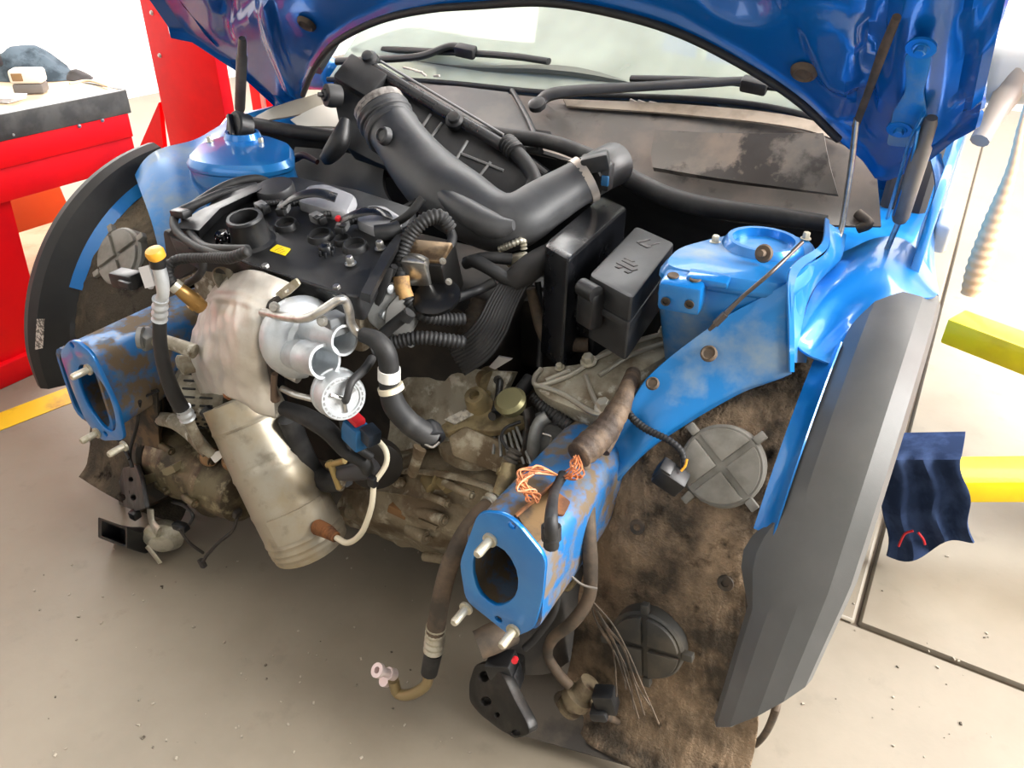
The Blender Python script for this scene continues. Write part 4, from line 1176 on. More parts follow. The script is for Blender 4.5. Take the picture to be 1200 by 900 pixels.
bm = NB(); T(bm, [(522, 262, .36), (530, 278, .35), (524, 290, .33), (508, 294, .32), (496, 288, .31)], 6); T(bm, [(452, 268, .30), (478, 252, .31), (495, 232, .33)], 5); one('loop_hose', bm, rubber, 'smooth black hose loop under the intake duct', 'hose')
bm = NB(); T(bm, [(448, 392, .17), (462, 380, .18), (480, 366, .19)], 7); T(bm, [(474, 374, .186), (480, 366, .19)], 8, smooth=False); one('pump_hose', bm, rubber, 'short black hose leading up to the grey pump plate', 'hose')
bm = NB(); T(bm, [(498, 352, .24), (530, 350, .28), (560, 340, .34), (580, 330, .36)], 6); one('pump_hose', bm, blackp, 'black hose running right from the foot of the fuel pump', 'hose')
bm = NB(); lathe(bm, P(512, 350, .25), (0, -.4, 1), [(0, 0), (0, .04), (.006, .04), (.008, .03), (.008, 0)], 28); one('pump_pulley', bm, M('dark_gloss_disc', '#2a2a2b', .25, .8), 'dark shiny disc below the fuel pump', 'pulley')
# ribbed flat harness
fh = thing('ribbed_harness', 'wide flat ribbed black cable sleeve bending down in mid bay', 'cable', P(570, 400, .32))
def strip(pts, wpx, nrib, th, name, mat):
    q = crom([P(*p) for p in pts], 8); bm = NB(); rows = []
    for i, p in enumerate(q):
        d = (q[min(i+1, len(q)-1)]-q[max(i-1, 0)]).normalized(); sd = d.cross(CAM-p).normalized(); nn = sd.cross(d)
        if nn.dot(CAM-p) < 0: nn = -nn
        f = i/(len(q)-1); wd = (wpx[0]*(1-f)+wpx[1]*f)*S(p)
        rows.append([p+sd*wd*((k/(nrib*4))*2-1)*.5+nn*(.006*sin(pi*k/(nrib*4))) for k in range(nrib*4+1)])
    sheet(bm, rows, th, lambda u, v, p: .0022*abs(sin(u*nrib*pi))); return bm
part('sleeve', strip([(612, 318, .38), (600, 336, .37), (588, 358, .34), (576, 384, .31), (558, 406, .29), (534, 420, .28)], (28, 46), 11, .012, '', rubber), rubber, fh, sharp=2)
bm = NB(); T(bm, [(648, 296, .46), (632, 306, .43), (616, 318, .39), (600, 330, .375)], [13, 15, 16, 13], n=14); part('sleeve_end', bm, M('dark_cloth_sleeve', '#2c2a29', .8), fh)
bm = NB(); T(bm, [(545, 310, .36), (556, 306, .36), (576, 316, .36), (596, 328, .37), (612, 332, .38)], [6, 8, 8, 8, 7], n=12); one('coolant_hose', bm, rubber, 'black hose joining the ribbed cable sleeve at its top', 'hose', group='rubber hoses in the engine bay')
bm = NB(); T(bm, [(545, 308, .37), (570, 302, .38), (600, 304, .4)], 7); one('coolant_hose', bm, rubber, 'black hose passing just under the intake duct elbow', 'hose', group='rubber hoses in the engine bay')
bm = NB(); T(bm, [(562, 352, .36), (557, 372, .34), (550, 396, .32), (546, 416, .31)], [10, 14, 15, 12], corr=(.012, .05)); one('brown_conduit', bm, rubberb, 'dusty brown conduit left of the ribbed cable sleeve', 'conduit', sharp=2)
bm = NB(); T(bm, [(586, 292, .42), (600, 286, .42), (612, 282, .43), (614, 292, .43)], 4, corr=(.006, .1)); box(bm, P(606, 304, .42), (.04, .02, .02), axes((1, 0, .4), (0, 1, 0)), .004); one('hose_clamp', bm, zinc, 'small zinc clamp under the elbow of the intake duct', 'clamp')
# foil tag
bm = NB(); plate(bm, [P(*p, .33) for p in ((573, 430), (584, 418), (600, 421), (580, 433))], (0, .003, .001)); one('foil_tag', bm, M('foil_label', '#b9b9bd', .35, .6), 'silver paper tag in front of the ribbed cable sleeve', 'tag')

# ---- intake duct
du = thing('intake_duct', 'large dark rubber intake duct bent across the engine bay', 'duct', P(560, 270, .5))
path = [(447, 128, .60), (455, 142, .59), (468, 164, .56), (496, 200, .52), (535, 236, .48), (575, 258, .46), (606, 258, .47), (636, 240, .52), (665, 222, .57), (686, 210, .60)]
q = [P(*p) for p in path]; rad = [27, 30, 31, 35, 40, 36, 33, 30, 27, 26]
bm = NB(); tube(bm, q, [a*S(p) for a, p in zip(rad, q)], n=28, k=8)
for v_ in bm.verts:
    h = .006*nz(v_.co, 9, 8)
    v_.co += (v_.co-q[5]).normalized()*0+V((0, 0, h))
part('duct_body', bm, hosem, du, sharp=2)
bm = NB(); T(bm, [(497, 210, .465), (535, 240, .425), (575, 264, .40), (602, 264, .405)], [6, 14, 16, 6], n=12); part('duct_rib', bm, hosem, du)
bm = NB(); T(bm, [(444, 126, .60), (451, 138, .592), (456, 147, .585), (462, 157, .57)], [29, 33, 31, 33], corr=(.016, .035), n=28); part('bellows', bm, hosem, du, sharp=2)
band(443, 123, .602, 447, 130, .598, 31, M('printed_band', '#8a8580', .5, c2='#5b5651', scale=60), 'clamp_band', du, 'grey printed clamp band')
bm = NB(); T(bm, [(680, 214, .595), (688, 209, .605)], [28.5, 28.5], n=28, smooth=False); part('clamp_band', bm, M('steel_band', '#a39a90', .4, .6), du, 'steel clamp band')
bm = NB(); lathe(bm, P(452, 160, .50), (-.2, -1, .5), [(0, .018), (.012, .016), (.014, .012), (.010, .010), (.010, 0)], 16); part('duct_boss', bm, hosem, du)
ms = thing('air_flow_sensor', 'black air flow sensor pipe at the right end of the intake duct', 'sensor', P(705, 205, .63))
bm = NB(); T(bm, [(688, 209, .605), (706, 199, .64), (720, 192, .68)], [25, 25, 25], n=24); part('sensor_pipe', bm, blackp, ms)
bm = NB(); box(bm, P(698, 190, .60), (.05, .04, .03), axes((1, .4, .3), (-.4, 1, 0)), .006); box(bm, P(708, 206, .605), (.03, .025, .05), None, .005); part('sensor_plug', bm, blackp, ms)
bm = NB(); box(bm, P(709, 212, .59), (.014, .006, .018), None, .002); part('sensor_tag', bm, bluepl, ms, 'small blue tag')

# ---- air filter housing
ah = thing('air_filter_housing', 'long black ribbed air filter housing lying behind the intake duct', 'air filter housing', P(500, 170, .75))
apn = None
A0, A1, A2 = P(400, 100, .74), P(650, 228, .74), P(440, 185, .66)
an = (A1-A0).cross(A2-A0).normalized()
if an.dot(CAM-A0) < 0: an = -an
def AP(x, y, h=0): return PL(x, y, A0+an*h, an)
bm = NB(); plate(bm, rpoly([AP(*p) for p in ((388, 100), (402, 78), (434, 74), (520, 125), (600, 172), (662, 222), (655, 246), (610, 240), (520, 222), (440, 190), (404, 172), (396, 140))], .012, 3), -an*.07, bev=.004); part('housing_body', bm, blackp, ah)
bm = NB(); tube(bm, [AP(432, 76, .012), AP(520, 130, .012), AP(598, 176, .012), AP(640, 206, .01)], .014, flat=(1, .7, an)); part('lid_rail', bm, blackg, ah)
bm = NB(); tube(bm, [AP(446, 72, .014), AP(530, 122, .014), AP(590, 158, .014)], .003, smooth=False); part('lid_edge', bm, M('pale_edge', '#6b6b6b', .4), ah)  # lid edge in a lighter grey than the housing
for a, b in (((446, 96), (438, 110)), ((462, 106), (452, 122)), ((505, 134), (494, 150)), ((518, 144), (506, 160)), ((548, 165), (534, 188)), ((575, 190), (562, 206)), ((590, 200), (540, 180))):
    bm = NB(); tube(bm, [AP(*a, .001), AP(*b, .001)], .0035, n=6, smooth=False); part('housing_rib', bm, M('rib_edge', '#6a6a6a', .45), ah)
bm = NB(); box(bm, AP(424, 92, .012), (.11, .07, .03), axes(AP(520, 125)-AP(434, 74), AP(404, 172)-AP(402, 78)), .006); part('housing_step', bm, blackp, ah)
for x, y in ((434, 72), (534, 143), (598, 172)):
    bm = NB(); lathe(bm, AP(x, y, .01), an, [(0, .021), (.012, .020), (.016, .014), (.024, .012), (.026, .006), (.026, 0)], 18); box(bm, AP(x+2, y-4, .012), (.03, .022, .02), axes(A1-A0, an), .004); part('housing_clip', bm, blackp, ah)
bm = NB(); c_ = P(388, 112, .69); lathe(bm, c_, (-.5, -1, .2), [(-.02, .024), (0, .026), (.012, .024), (.014, .014), (.02, .012), (.02, .006), (.03, .005), (.03, 0)], 22); part('mounting_grommet', bm, rubber, ah)
bm = NB(); T(bm, [(405, 140, .66), (398, 165, .63), (386, 182, .61), (378, 188, .60)], [6, 12, 10, 6], n=12); part('mounting_foot', bm, blackp, ah)
bm = NB(); T(bm, [(372, 190, .60), (356, 182, .61), (344, 186, .62), (330, 190, .63)], [3, 4, 5, 4]); one('vacuum_line', bm, M('dark_red_line', '#3a1d1a', .5), 'thin dark line ending at the foot of the air filter housing', 'hose')
bm = NB(); T(bm, [(592, 168, .71), (604, 178, .69), (618, 194, .67), (626, 212, .65), (618, 228, .63), (608, 236, .62)], [9, 9, 9, 9, 9, 9], n=14); T(bm, [(594, 168, .708), (606, 180, .688)], 11, corr=(.01, .1), n=14); one('breather_hose', bm, rubber, 'black breather hose curving from the lower end of the filter housing', 'hose')
bm = NB()
patch(bm, [[(345, 172, .70), (400, 178, .70), (450, 190, .68)], [(338, 205, .66), (395, 212, .66), (450, 222, .64)], [(350, 232, .62), (400, 240, .62), (470, 255, .60)]], .01, 8, 8, lambda u, v, p: .006*nz(p, 12, 2))
one('insulation_mat', bm, M('black_mat', '#0b0b0c', .5), 'black padded mat hanging behind the valve cover', 'mat')
bm = NB(); T(bm, [(495, 208, .50), (492, 228, .46), (488, 246, .43)], 2); T(bm, [(470, 244, .40), (485, 236, .43), (492, 228, .46)], 2.4); one('thin_cable', bm, rubber, 'thin black cable hanging between valve cover and intake duct', 'cable', group='thin cables in the engine bay')
# oil cap on the left seal
oc = thing('screw_cap', 'black screw cap resting on top of the far left strut tower', 'cap', P(279, 160, .66))
c_ = P(280, 149, .56); d = V((-.25, -.9, .35)).normalized()
bm = NB(); lathe(bm, c_-d*.02, d, [(0, 0), (0, .032), (.03, .034), (.034, .03), (.034, 0)], 30); part('cap_body', bm, blackp, oc)
bm = NB(); box(bm, c_+d*.018, (.012, .052, .014), axes(V((0, 1, 0)).cross(d), d.cross(V((0, 1, 0)).cross(d))), .003); part('cap_grip', bm, blackg, oc)
# pale scrap cloth / cover beside the windscreen at left
bm = NB()
patch(bm, [[(296, 138, .86), (330, 122, .88), (378, 108, .90)], [(300, 142, .83), (340, 136, .85), (384, 126, .88)]], .004, 5, 3, lambda u, v, p: .004*nz(p, 20, 1)); part('scuttle_panel', bm, M('tan_panel', '#a19a8c', .6), car)
bm = NB(); patch(bm, [[(340, 140, .84), (380, 122, .88), (408, 128, .88)], [(350, 148, .81), (384, 148, .82), (408, 150, .82)]], .004, 5, 3); part('scuttle_panel', bm, M('pale_panel', '#b9b6ad', .6), car)

# ---- battery cover and fuse box
bm = NB(); zt = .815
fl_, bl_, br_ = PZ(637, 286, zt), PZ(706, 228, zt), PZ(736, 242, zt)
fr_ = PZ(666, 304, zt)
c_ = (fl_+fr_+bl_+br_)/4
wd = ((fr_-fl_).length+(br_-bl_).length)/2; ln_ = ((bl_-fl_).length+(br_-fr_).length)/2
tq = rpoly([fl_, fr_, br_, bl_], .012, 3); cq = sum(tq, V())/len(tq)
loft(bm, [[p+V((0, 0, -.20)) for p in tq], [p+V((0, 0, -.010)) for p in tq], [cq+(p-cq)*.985+V((0, 0, -.003)) for p in tq], [cq+(p-cq)*.93 for p in tq]])
one('battery_cover', bm, blackg, 'glossy black battery cover under the right end of the intake duct', 'battery cover')
fb = thing('fuse_box', 'black fuse box with clipped lid left of the right strut tower', 'fuse box', P(735, 400, .5))
zt = .805; q = [PZ(*p, zt) for p in ((690, 322), (746, 264), (791, 284), (741, 350))]
ux = (q[3]-q[0]); uy = (q[1]-q[0]); c_ = sum(q, V())/4; R_ = axes(ux+(q[2]-q[1]), uy+(q[2]-q[3]))
wd = (ux.length+(q[2]-q[1]).length)/2; ln_ = (uy.length+(q[2]-q[3]).length)/2
def quadbox(k, z0, z1, rnd):
    tq = rpoly([c_+(p-c_)*k for p in q], rnd, 3)
    b_ = NB(); loft(b_, [[p+V((0, 0, z0)) for p in tq], [p+V((0, 0, z1-.006)) for p in tq], [c_+(p-c_)*.985+V((0, 0, z1-.0015)) for p in tq], [c_+(p-c_)*.94+V((0, 0, z1)) for p in tq]]); return b_
bm = quadbox(1, -.04, 0, .012); ld = part('lid', bm, blackp, fb)
bm = quadbox(1.04, -.05, -.038, .012); part('lid_rim', bm, blackp, ld)
bm = quadbox(.93, -.11, -.045, .01); part('body', bm, blackp, fb)
bm = NB()   # moulded pictogram
for x, y, a_, b_ in ((0, .25, .22, .05), (-.1, .3, .05, .12), (.12, .32, .05, .1), (0, -.1, .3, .04), (0, -.16, .4, .05), (-.12, -.22, .1, .04), (.1, -.22, .1, .04), (-.05, -.06, .2, .03)):
    box(bm, c_+ux*x+uy*y+V((0, 0, .0005)), (a_*wd, b_*ln_, .002), axes(ux, uy), .0008, 1)
part('moulded_pictogram', bm, M('mould_mark', '#2b2524', .5), ld, kind='stuff')
for k in (-.38,):
    bm = NB(); pc_ = q[0].lerp(q[3], .16)+V((0, -.012, -.045)); box(bm, pc_, (.04, .026, .06), R_, .006); lathe(bm, pc_+R_ @ V((0, -.004, .03)), R_ @ V((1, 0, 0)), [(-.018, 0), (-.018, .014), (.018, .014), (.018, 0)], 18); part('lid_latch', bm, blackp, fb)
bm = NB(); pc_ = P(682, 372, .42); box(bm, pc_, (.05, .03, .035), R_, .005); part('mounting_tab', bm, blackg, fb)
bm = NB(); lathe(bm, P(678, 368, .40), (0, -1, .6), [(0, .008), (.003, .008), (.003, .004), (0, .004), (0, 0)], 14); part('tab_eyelet', bm, M('eyelet', '#050505', .9), fb)
bm = NB(); box(bm, P(690, 405, .46), (.09, .06, .12), R_, .006); part('lower_bracket', bm, blackp, fb)
bm = NB(); T(bm, [(622, 338, .42), (628, 362, .42), (636, 388, .41), (650, 408, .40), (668, 404, .41), (690, 404, .42)], [6, 7, 8, 8, 9, 9]); one('battery_cable', bm, rubberb, 'dusty black cable dropping below the battery cover then right', 'cable')
bm = NB(); T(bm, [(630, 330, .44), (633, 360, .43), (634, 395, .42), (632, 430, .40)], 4); one('thin_cable', bm, rubber, 'thin upright black cable under the battery cover', 'cable', group='thin cables in the engine bay')
bm = NB(); lathe(bm, P(656, 352, .44), (0, -.2, -1), [(-.01, .016), (.01, .018), (.012, .012), (.05, .011), (.05, 0)], 18); one('rubber_plug', bm, rubber, 'black rubber plug at the foot of the battery cover', 'plug')
bm = NB(); box(bm, P(640, 390, .55), (.3, .05, .22), None, .01); one('battery_tray', bm, M('black_tray', '#121212', .6), 'dark tray below the battery cover', 'tray')

# ---- engine mount bracket
mb = thing('engine_mount', 'cast aluminium engine mount arm bolted to the right rail', 'engine mount', P(705, 470, .4))
mp0 = P(700, 440, .36); mn = V((-.10, -.34, .94)).normalized()
def MP(x, y, h=0): return PL(x, y, mp0+mn*h, mn)
out = [(622, 438), (634, 429), (664, 428), (690, 424), (704, 410), (740, 397), (785, 386), (803, 390), (802, 404), (776, 420), (748, 436), (728, 452), (722, 476), (706, 490), (690, 486), (640, 466), (624, 452)]
bm = NB(); plate(bm, rpoly([MP(*p) for p in out], .012, 3), -mn*.035, bev=.004); part('arm_casting', bm, aldirty, mb)
bm = NB()
for pts in ([(634, 432), (626, 444), (632, 452), (668, 440), (692, 424)], [(632, 452), (660, 462), (692, 482), (708, 486)], [(686, 440), (694, 462), (704, 482)], [(668, 434), (640, 446)], [(702, 440), (740, 416), (796, 396)], [(690, 424), (740, 402), (790, 388)]):
    tube(bm, [MP(*p, .003) for p in pts], .0045, n=8)
part('casting_rib', bm, M('worn_alu_edge', '#a9a496', .45, .6), mb)
for x, y, r in ((656, 431, .006), (690, 424, .010), (708, 478, .011), (781, 390, .010)):
    bm = NB(); hexbolt(bm, MP(x, y, .004), mn, r, r*1.3); part('mount_bolt', bm, zinc, mb)
# ================================================================== gearbox and lower front
gb = thing('gearbox', 'brown grimy cast gearbox low in the middle of the bay', 'gearbox', (.1, .35, 0))
bm = NB()
patch(bm, [[(455, 505, .36), (500, 490, .38), (560, 500, .38), (610, 520, .40), (650, 530, .44)],
           [(430, 545, .30), (490, 540, .27), (545, 550, .26), (595, 560, .30), (640, 570, .38)],
           [(402, 575, .27), (455, 580, .23), (520, 590, .225), (575, 605, .26), (630, 620, .34)],
           [(396, 600, .27), (450, 612, .22), (515, 625, .225), (570, 645, .26), (620, 665, .34)],
           [(402, 610, .32), (450, 634, .28), (515, 652, .28), (565, 672, .31), (610, 700, .38)]], .03, 12, 12,
      lambda u, v, p: .012*nz(p, 14, 3)+.006*nz(p, 34, 4)+(.006 if abs(v-.48) < .012 else 0))
part('gearcase', bm, albrown, gb, sharp=.9)
bm = NB(); box(bm, (.33, .50, .33), (.20, .3, .34), None, .04); part('bell_housing', bm, M('dark_gearcase', '#2f2820', .7, .2, c2='#463a2d', scale=12), gb)
# end cover with flange line
bm = NB()
ge0, gen = P(570, 540, .25), V((.25, -.93, .25)).normalized()
def GE(x, y, h=0): return PL(x, y, ge0+gen*h, gen)
plate(bm, rpoly([GE(*p) for p in ((525, 512), (545, 500), (590, 520), (598, 548), (586, 556), (530, 535))], .008, 3), -gen*.05, bev=.004); part('side_cover', bm, albrown, gb)
bm = NB(); tube(bm, [P(462, 552, .25), P(500, 553, .235), P(545, 562, .23), P(592, 578, .25)], .009, flat=(1, .6, V((0, 0, 1)))); part('cover_flange', bm, albrown, gb)
# shift tower
bm = NB(); lathe(bm, P(560, 520, .32), (0, -.1, 1), [(0, .075), (.02, .073), (.03, .058), (.06, .055), (.07, .03), (.07, 0)], 32); part('shift_tower', bm, albrown, gb)
bm = NB()
for k in range(6):
    tube(bm, [P(580+5*k, 505-1*k, .28), P(578+9*k, 532+3*k, .25)], .003, n=5, smooth=False)
part('cooling_fin', bm, algrey, gb, kind='stuff')
bm = NB(); hexbolt(bm, P(517, 562, .235), (.9, -.5, .1), .014, .03); lathe(bm, P(505, 558, .25), (.8, -.5, -.2), [(0, .022), (.03, .022), (.034, .017), (.034, 0)], 18); part('filler_plug', bm, M('dull_brass', '#8b7c5a', .5, .6), gb)
for a, b, rp in (((488, 596, .225), (520, 610, .21), 8), ((500, 580, .22), (524, 590, .21), 5), ((480, 618, .225), (500, 630, .215), 9), ((455, 560, .24), (470, 566, .23), 7), ((520, 565, .22), (552, 580, .215), 5), ((498, 652, .24), (518, 655, .235), 6), ((398, 603, .25), (412, 600, .235), 9)):
    bm = NB(); T(bm, [a, b], rp, n=12, smooth=False); hexbolt(bm, P(*b), P(*b)-P(*a), 4*S(P(*b))); part('casing_boss', bm, albrown, gb)
bm = NB(); q = [P(x, y, .212) for x, y in ((490, 608), (512, 617), (510, 622), (488, 613))]; plate(bm, q, (0, .01, 0)); part('casing_rail', bm, albrown, gb)
bm = NB(); q = [P(x, y, .215) for x, y in ((455, 592), (476, 602), (474, 610), (453, 600))]; plate(bm, q, (0, .02, 0), bev=.002); part('rust_patch', bm, M('rust_plate', '#7d5a36', .7), gb, 'rust coloured cast plate')
bm = NB(); lathe(bm, P(440, 540, .2), (.6, -.75, .1), [(0, .05), (.02, .05), (.025, .04), (.025, 0)], 28); part('clutch_bulge', bm, M('dark_bulge', '#24201c', .6, .2), gb)
bm = NB(); T(bm, [(492, 525, .19), (488, 540, .19), (482, 556, .20)], [9, 7, 7], flat=(1, .5, V((0, 1, 0)))); part('hose_bracket', bm, albrown, gb)
bm = NB()
patch(bm, [[(455, 448, .33), (520, 432, .335), (600, 436, .34)], [(458, 490, .30), (515, 480, .30), (580, 480, .31)], [(455, 530, .25), (505, 520, .26), (570, 510, .28)]], .02, 8, 8, lambda u, v, p: .012*nz(p, 20, 6)); part('upper_casing', bm, aldirty, gb)

# ---- shift linkage
sl = thing('shift_linkage', 'tan shift selector lever with a white label on top of the gearbox', 'lever', P(570, 495, .3))
lp0, lnn = P(570, 490, .28), V((-.1, -.45, .9)).normalized()
def LPt(x, y, h=0): return PL(x, y, lp0+lnn*h, lnn)
tan = M('tan_casting', '#9a8b68', .5, .45, c2='#70634a', scale=26, bump=.1, bscale=200)
bm = NB(); plate(bm, rpoly([LPt(*p) for p in ((514, 500), (540, 482), (560, 470), (578, 468), (590, 482), (612, 486), (622, 492), (600, 502), (570, 506), (545, 500), (520, 508))], .008, 3), -lnn*.018, bev=.003); part('lever_plate', bm, tan, sl)
bm = NB(); plate(bm, [LPt(*p, .001) for p in ((521, 492), (545, 480), (556, 486), (533, 498))], lnn*.002); part('white_label', bm, M('label_paper', '#cfc9bb', .6, c2='#9b958a', scale=120), sl, 'pale paper label')
bm = NB(); lathe(bm, LPt(562, 474, 0), lnn, [(0, .024), (.024, .02), (.03, .018), (.03, .010), (.015, .010), (.015, 0)], 20); part('lever_boss', bm, tan, sl)
bm = NB(); lathe(bm, P(602, 478, .28), lnn, [(0, .012), (.006, .024), (.022, .028), (.028, .022), (.028, 0)], 24); part('ball_weight', bm, M('olive_zinc', '#7f7a58', .4, .6), sl)
bm = NB(); lathe(bm, LPt(602, 472, .032), lnn, [(0, .014), (.003, .012), (.003, 0)], 16); part('green_mark', bm, M('green_paint_dab', '#3f7a5c', .5), sl, 'green paint dab')
bm = NB(); T(bm, [(586, 444, .34), (584, 462, .30), (580, 484, .28)], [5, 4, 5]); lathe(bm, P(586, 444, .34), (0, -1, .2), [(-.01, 0), (-.01, .008), (.01, .008), (.01, 0)], 14); lathe(bm, P(580, 486, .277), (0, -1, .2), [(-.01, 0), (-.01, .008), (.01, .008), (.01, 0)], 14)
part('link_rod', bm, M('dark_link', '#3a3a3a', .4, .6), sl)
bm = NB(); lathe(bm, P(574, 446, .34), (.8, -.6, .1), [(-.012, .010), (-.012, .024), (.012, .024), (.012, .010)], 22); T(bm, [(574, 456, .335), (570, 466, .31), (566, 472, .30)], 4); part('rod_eye', bm, tan, sl)

# ---- clutch slave and lines near the rail
sv = thing('slave_cylinder', 'grey clutch slave cylinder between the gearbox and the right rail', 'slave cylinder', P(650, 520, .3))
bm = NB(); lathe(bm, P(640, 512, .31), (.5, -.8, .15), [(-.02, 0), (-.02, .04), (.02, .042), (.026, .036), (.026, .02), (.03, 0)], 28); part('cylinder_body', bm, algrey, sv)
bm = NB(); T(bm, [(624, 540, .27), (626, 515, .27), (632, 496, .28), (642, 488, .29)], 8, n=12); part('cylinder_pipe', bm, algrey, sv)
bm = NB(); T(bm, [(636, 508, .26), (646, 512, .26), (643, 524, .26), (638, 530, .26)], 1.3); part('wire_spring', bm, steel, sv)
bm = NB(); T(bm, [(625, 464, .32), (634, 474, .31), (650, 486, .30), (668, 500, .29)], [5, 7, 8, 8], corr=(.007, .1)); one('corrugated_conduit', bm, rubber, 'short black corrugated conduit under the cast mount arm', 'conduit', group='corrugated conduits in the engine bay', sharp=2)
bm = NB(); T(bm, [(618, 478, .30), (622, 500, .29), (618, 520, .27), (612, 540, .26)], [8, 9, 7, 6], flat=(.5, 1.2, V((0, 1, 0)))); one('cable_bracket', bm, darkst, 'dark strap bracket right of the shift lever', 'bracket')
bm = NB(); T(bm, [(610, 494, .28), (592, 502, .26), (588, 516, .25), (600, 530, .24), (604, 536, .24)], 2); one('thin_cable', bm, rubber, 'thin grey cable looping in front of the shift tower', 'cable', group='thin cables in the engine bay')
bm = NB(); T(bm, [(622, 444, .38), (600, 470, .34), (560, 500, .42)], 9); one('shift_cable', bm, rubber, 'thick black cable running behind the shift lever', 'cable')

# ---- lower right refrigerant hose
rh = thing('refrigerant_hose', 'dusty rubber hose with bent metal end hanging left of right rail flange', 'hose', P(500, 800, .05))
bm = NB(); T(bm, [(580, 585, .17), (562, 602, .13), (542, 630, .09), (526, 665, .06), (516, 705, .04), (510, 742, .03)], [9, 10.5, 11, 11, 11, 11], n=16); part('hose_body', bm, rubberb, rh)
bm = NB(); T(bm, [(572, 592, .152), (582, 583, .172)], 11, corr=(.01, .1), n=16); T(bm, [(511, 734, .033), (508, 762, .025)], 11.5, corr=(.012, .07), n=16); part('crimp_sleeve', bm, zinc, rh, 'pale crimped sleeve')
bm = NB(); T(bm, [(508, 764, .025), (503, 788, .02)], [11, 10], n=14); part('rubber_boot', bm, rubber, rh)
bm = NB(); T(bm, [(503, 790, .02), (498, 804, .015), (480, 814, .01), (466, 812, .01), (461, 797, .01)], 6.5, n=14); part('bent_tube', bm, M('tan_aluminium', '#a18f6a', .4, .6), rh)
bm = NB(); fpn = V((-.25, -.6, .75)); lathe(bm, P(459, 790, .008), fpn, [(-.006, 0), (-.006, .011), (.010, .011), (.010, .008), (.03, .008), (.034, .013), (.042, .013), (.042, .006), (.03, .006), (.03, 0)], 20); lathe(bm, P(452, 798, .008), fpn, [(-.005, .005), (-.005, .011), (.006, .011), (.006, .005)], 18); part('end_fitting', bm, pink, rh, 'pinkish end fitting')
rf = thing('refrigerant_fitting', 'brass and grey pipe fitting above the dusty hanging hose', 'fitting', P(594, 560, .2))
bm = NB(); T(bm, [(596, 545, .21), (592, 562, .19), (584, 580, .17)], [9, 10, 8], n=14); T(bm, [(594, 552, .205), (592, 558, .197)], 12, n=6, smooth=False); part('union', bm, tan, rf)
bm = NB(); T(bm, [(604, 528, .23), (598, 540, .22)], [8, 9], corr=(.008, .1)); part('line_end', bm, M('grey_line', '#4e4840', .6), rf)

# ---- rail dressing on the right
bp = thing('rail_bracket', 'rusty angle bracket on top of the right rail end', 'bracket', P(630, 600, .12))
rt_n = V((.25, 0, .97)).normalized(); r0 = PZ(628, 600, .572)
def RP(x, y, h=0): return PL(x, y, r0+rt_n*h, rt_n)
bm = NB(); plate(bm, [RP(*p) for p in ((606, 606), (648, 572), (654, 618), (626, 638))], rt_n*.003); part('bracket_plate', bm, M('brown_dirty_steel', '#6c5434', .7, .2, c2='#3b3026', scale=24), bp)
bm = NB(); tube(bm, [RP(604, 605, .004), RP(650, 566, .004)], .003, n=6, smooth=False); part('bracket_edge', bm, rust, bp)
bm = NB(); plate(bm, rpoly([RP(*p, .001) for p in ((652, 578), (668, 590), (660, 606), (650, 604))], .004, 2), rt_n*.004); part('clip_plate', bm, rust, bp)
# taped harness
wh_ = thing('wiring_harness', 'thick brown taped wiring harness with cut orange wires on the right rail', 'wiring', P(690, 540, .2))
bm = NB(); tube(bm, [P(742, 438, .36), P(734, 458, .29), PZ(726, 478, .635), PZ(708, 506, .61), PZ(690, 523, .60), PZ(678, 534, .595)], [a*.00135 for a in (9, 10, 13, 16, 17, 15)], n=18, corr=(.016, .025)); part('taped_trunk', bm, tape, wh_, sharp=2)
bm = NB(); tube(bm, [PZ(728, 478, .62), PZ(718, 506, .60), PZ(708, 530, .585)], [.012, .012, .009]); part('taped_branch', bm, tape, wh_)
bm = NB(); rnd = random.Random(4)
for k in range(9):
    j = lambda a: rnd.uniform(-a, a)
    tube(bm, [PZ(678+j(6), 536+j(3), .60), PZ(674+j(9), 546+j(5), .594+j(.012)), PZ(672+j(12), 557+j(4), .587+j(.006)), PZ(664+j(6), 559+j(3), .582), PZ(656, 556, .582)], .0013, n=5, k=4)
for k in range(10):
    j = lambda a: rnd.uniform(-a, a)
    tube(bm, [PZ(654, 557, .582), PZ(634+j(6), 551+j(6), .596+j(.012)), PZ(617+j(9), 556+j(8), .592+j(.01)), PZ(614+j(9), 568+j(8), .588+j(.008)), PZ(624+j(8), 580+j(7), .582), PZ(628+j(3), 588+j(3), .576)], .0014, n=5, k=4)
part('orange_wire', bm, copper, wh_, 'loose orange wires', kind='stuff')
bm = NB(); tube(bm, [PZ(660, 556, .58), PZ(650, 576, .582), PX(646, 604, .555), PX(646, 640, .56)], [.008, .007, .008, .01]); tube(bm, [PX(646, 616, .557), PX(646, 632, .56)], .0125, smooth=False); part('wire_branch', bm, rubber, wh_)
wc = thing('wire_connector', 'black plug on a wire in front of the grey round cover', 'connector', P(788, 575, .24), 'wire connectors around the engine bay')
bm = NB(); T(bm, [(733, 470, .30), (738, 486, .28), (756, 502, .27), (784, 516, .26), (799, 530, .255), (802, 548, .245)], [5, 4.5, 4.5, 4, 4, 3], corr=(.006, .07)); part('plug_wire', bm, rubber, wc, sharp=2)
bm = NB(); box(bm, P(786, 560, .235), (.044, .03, .036), axes((.85, .1, -.4), (0, 1, .2)), .004); box(bm, P(778, 551, .232), (.02, .026, .03), axes((.85, .1, -.4), (0, 1, .2)), .003); part('plug_body', bm, blackp, wc)
bm = NB(); T(bm, [(798, 552, .235), (803, 546, .24), (805, 538, .245)], 1.5); part('yellow_wire', bm, orangecap, wc, 'yellow wires')
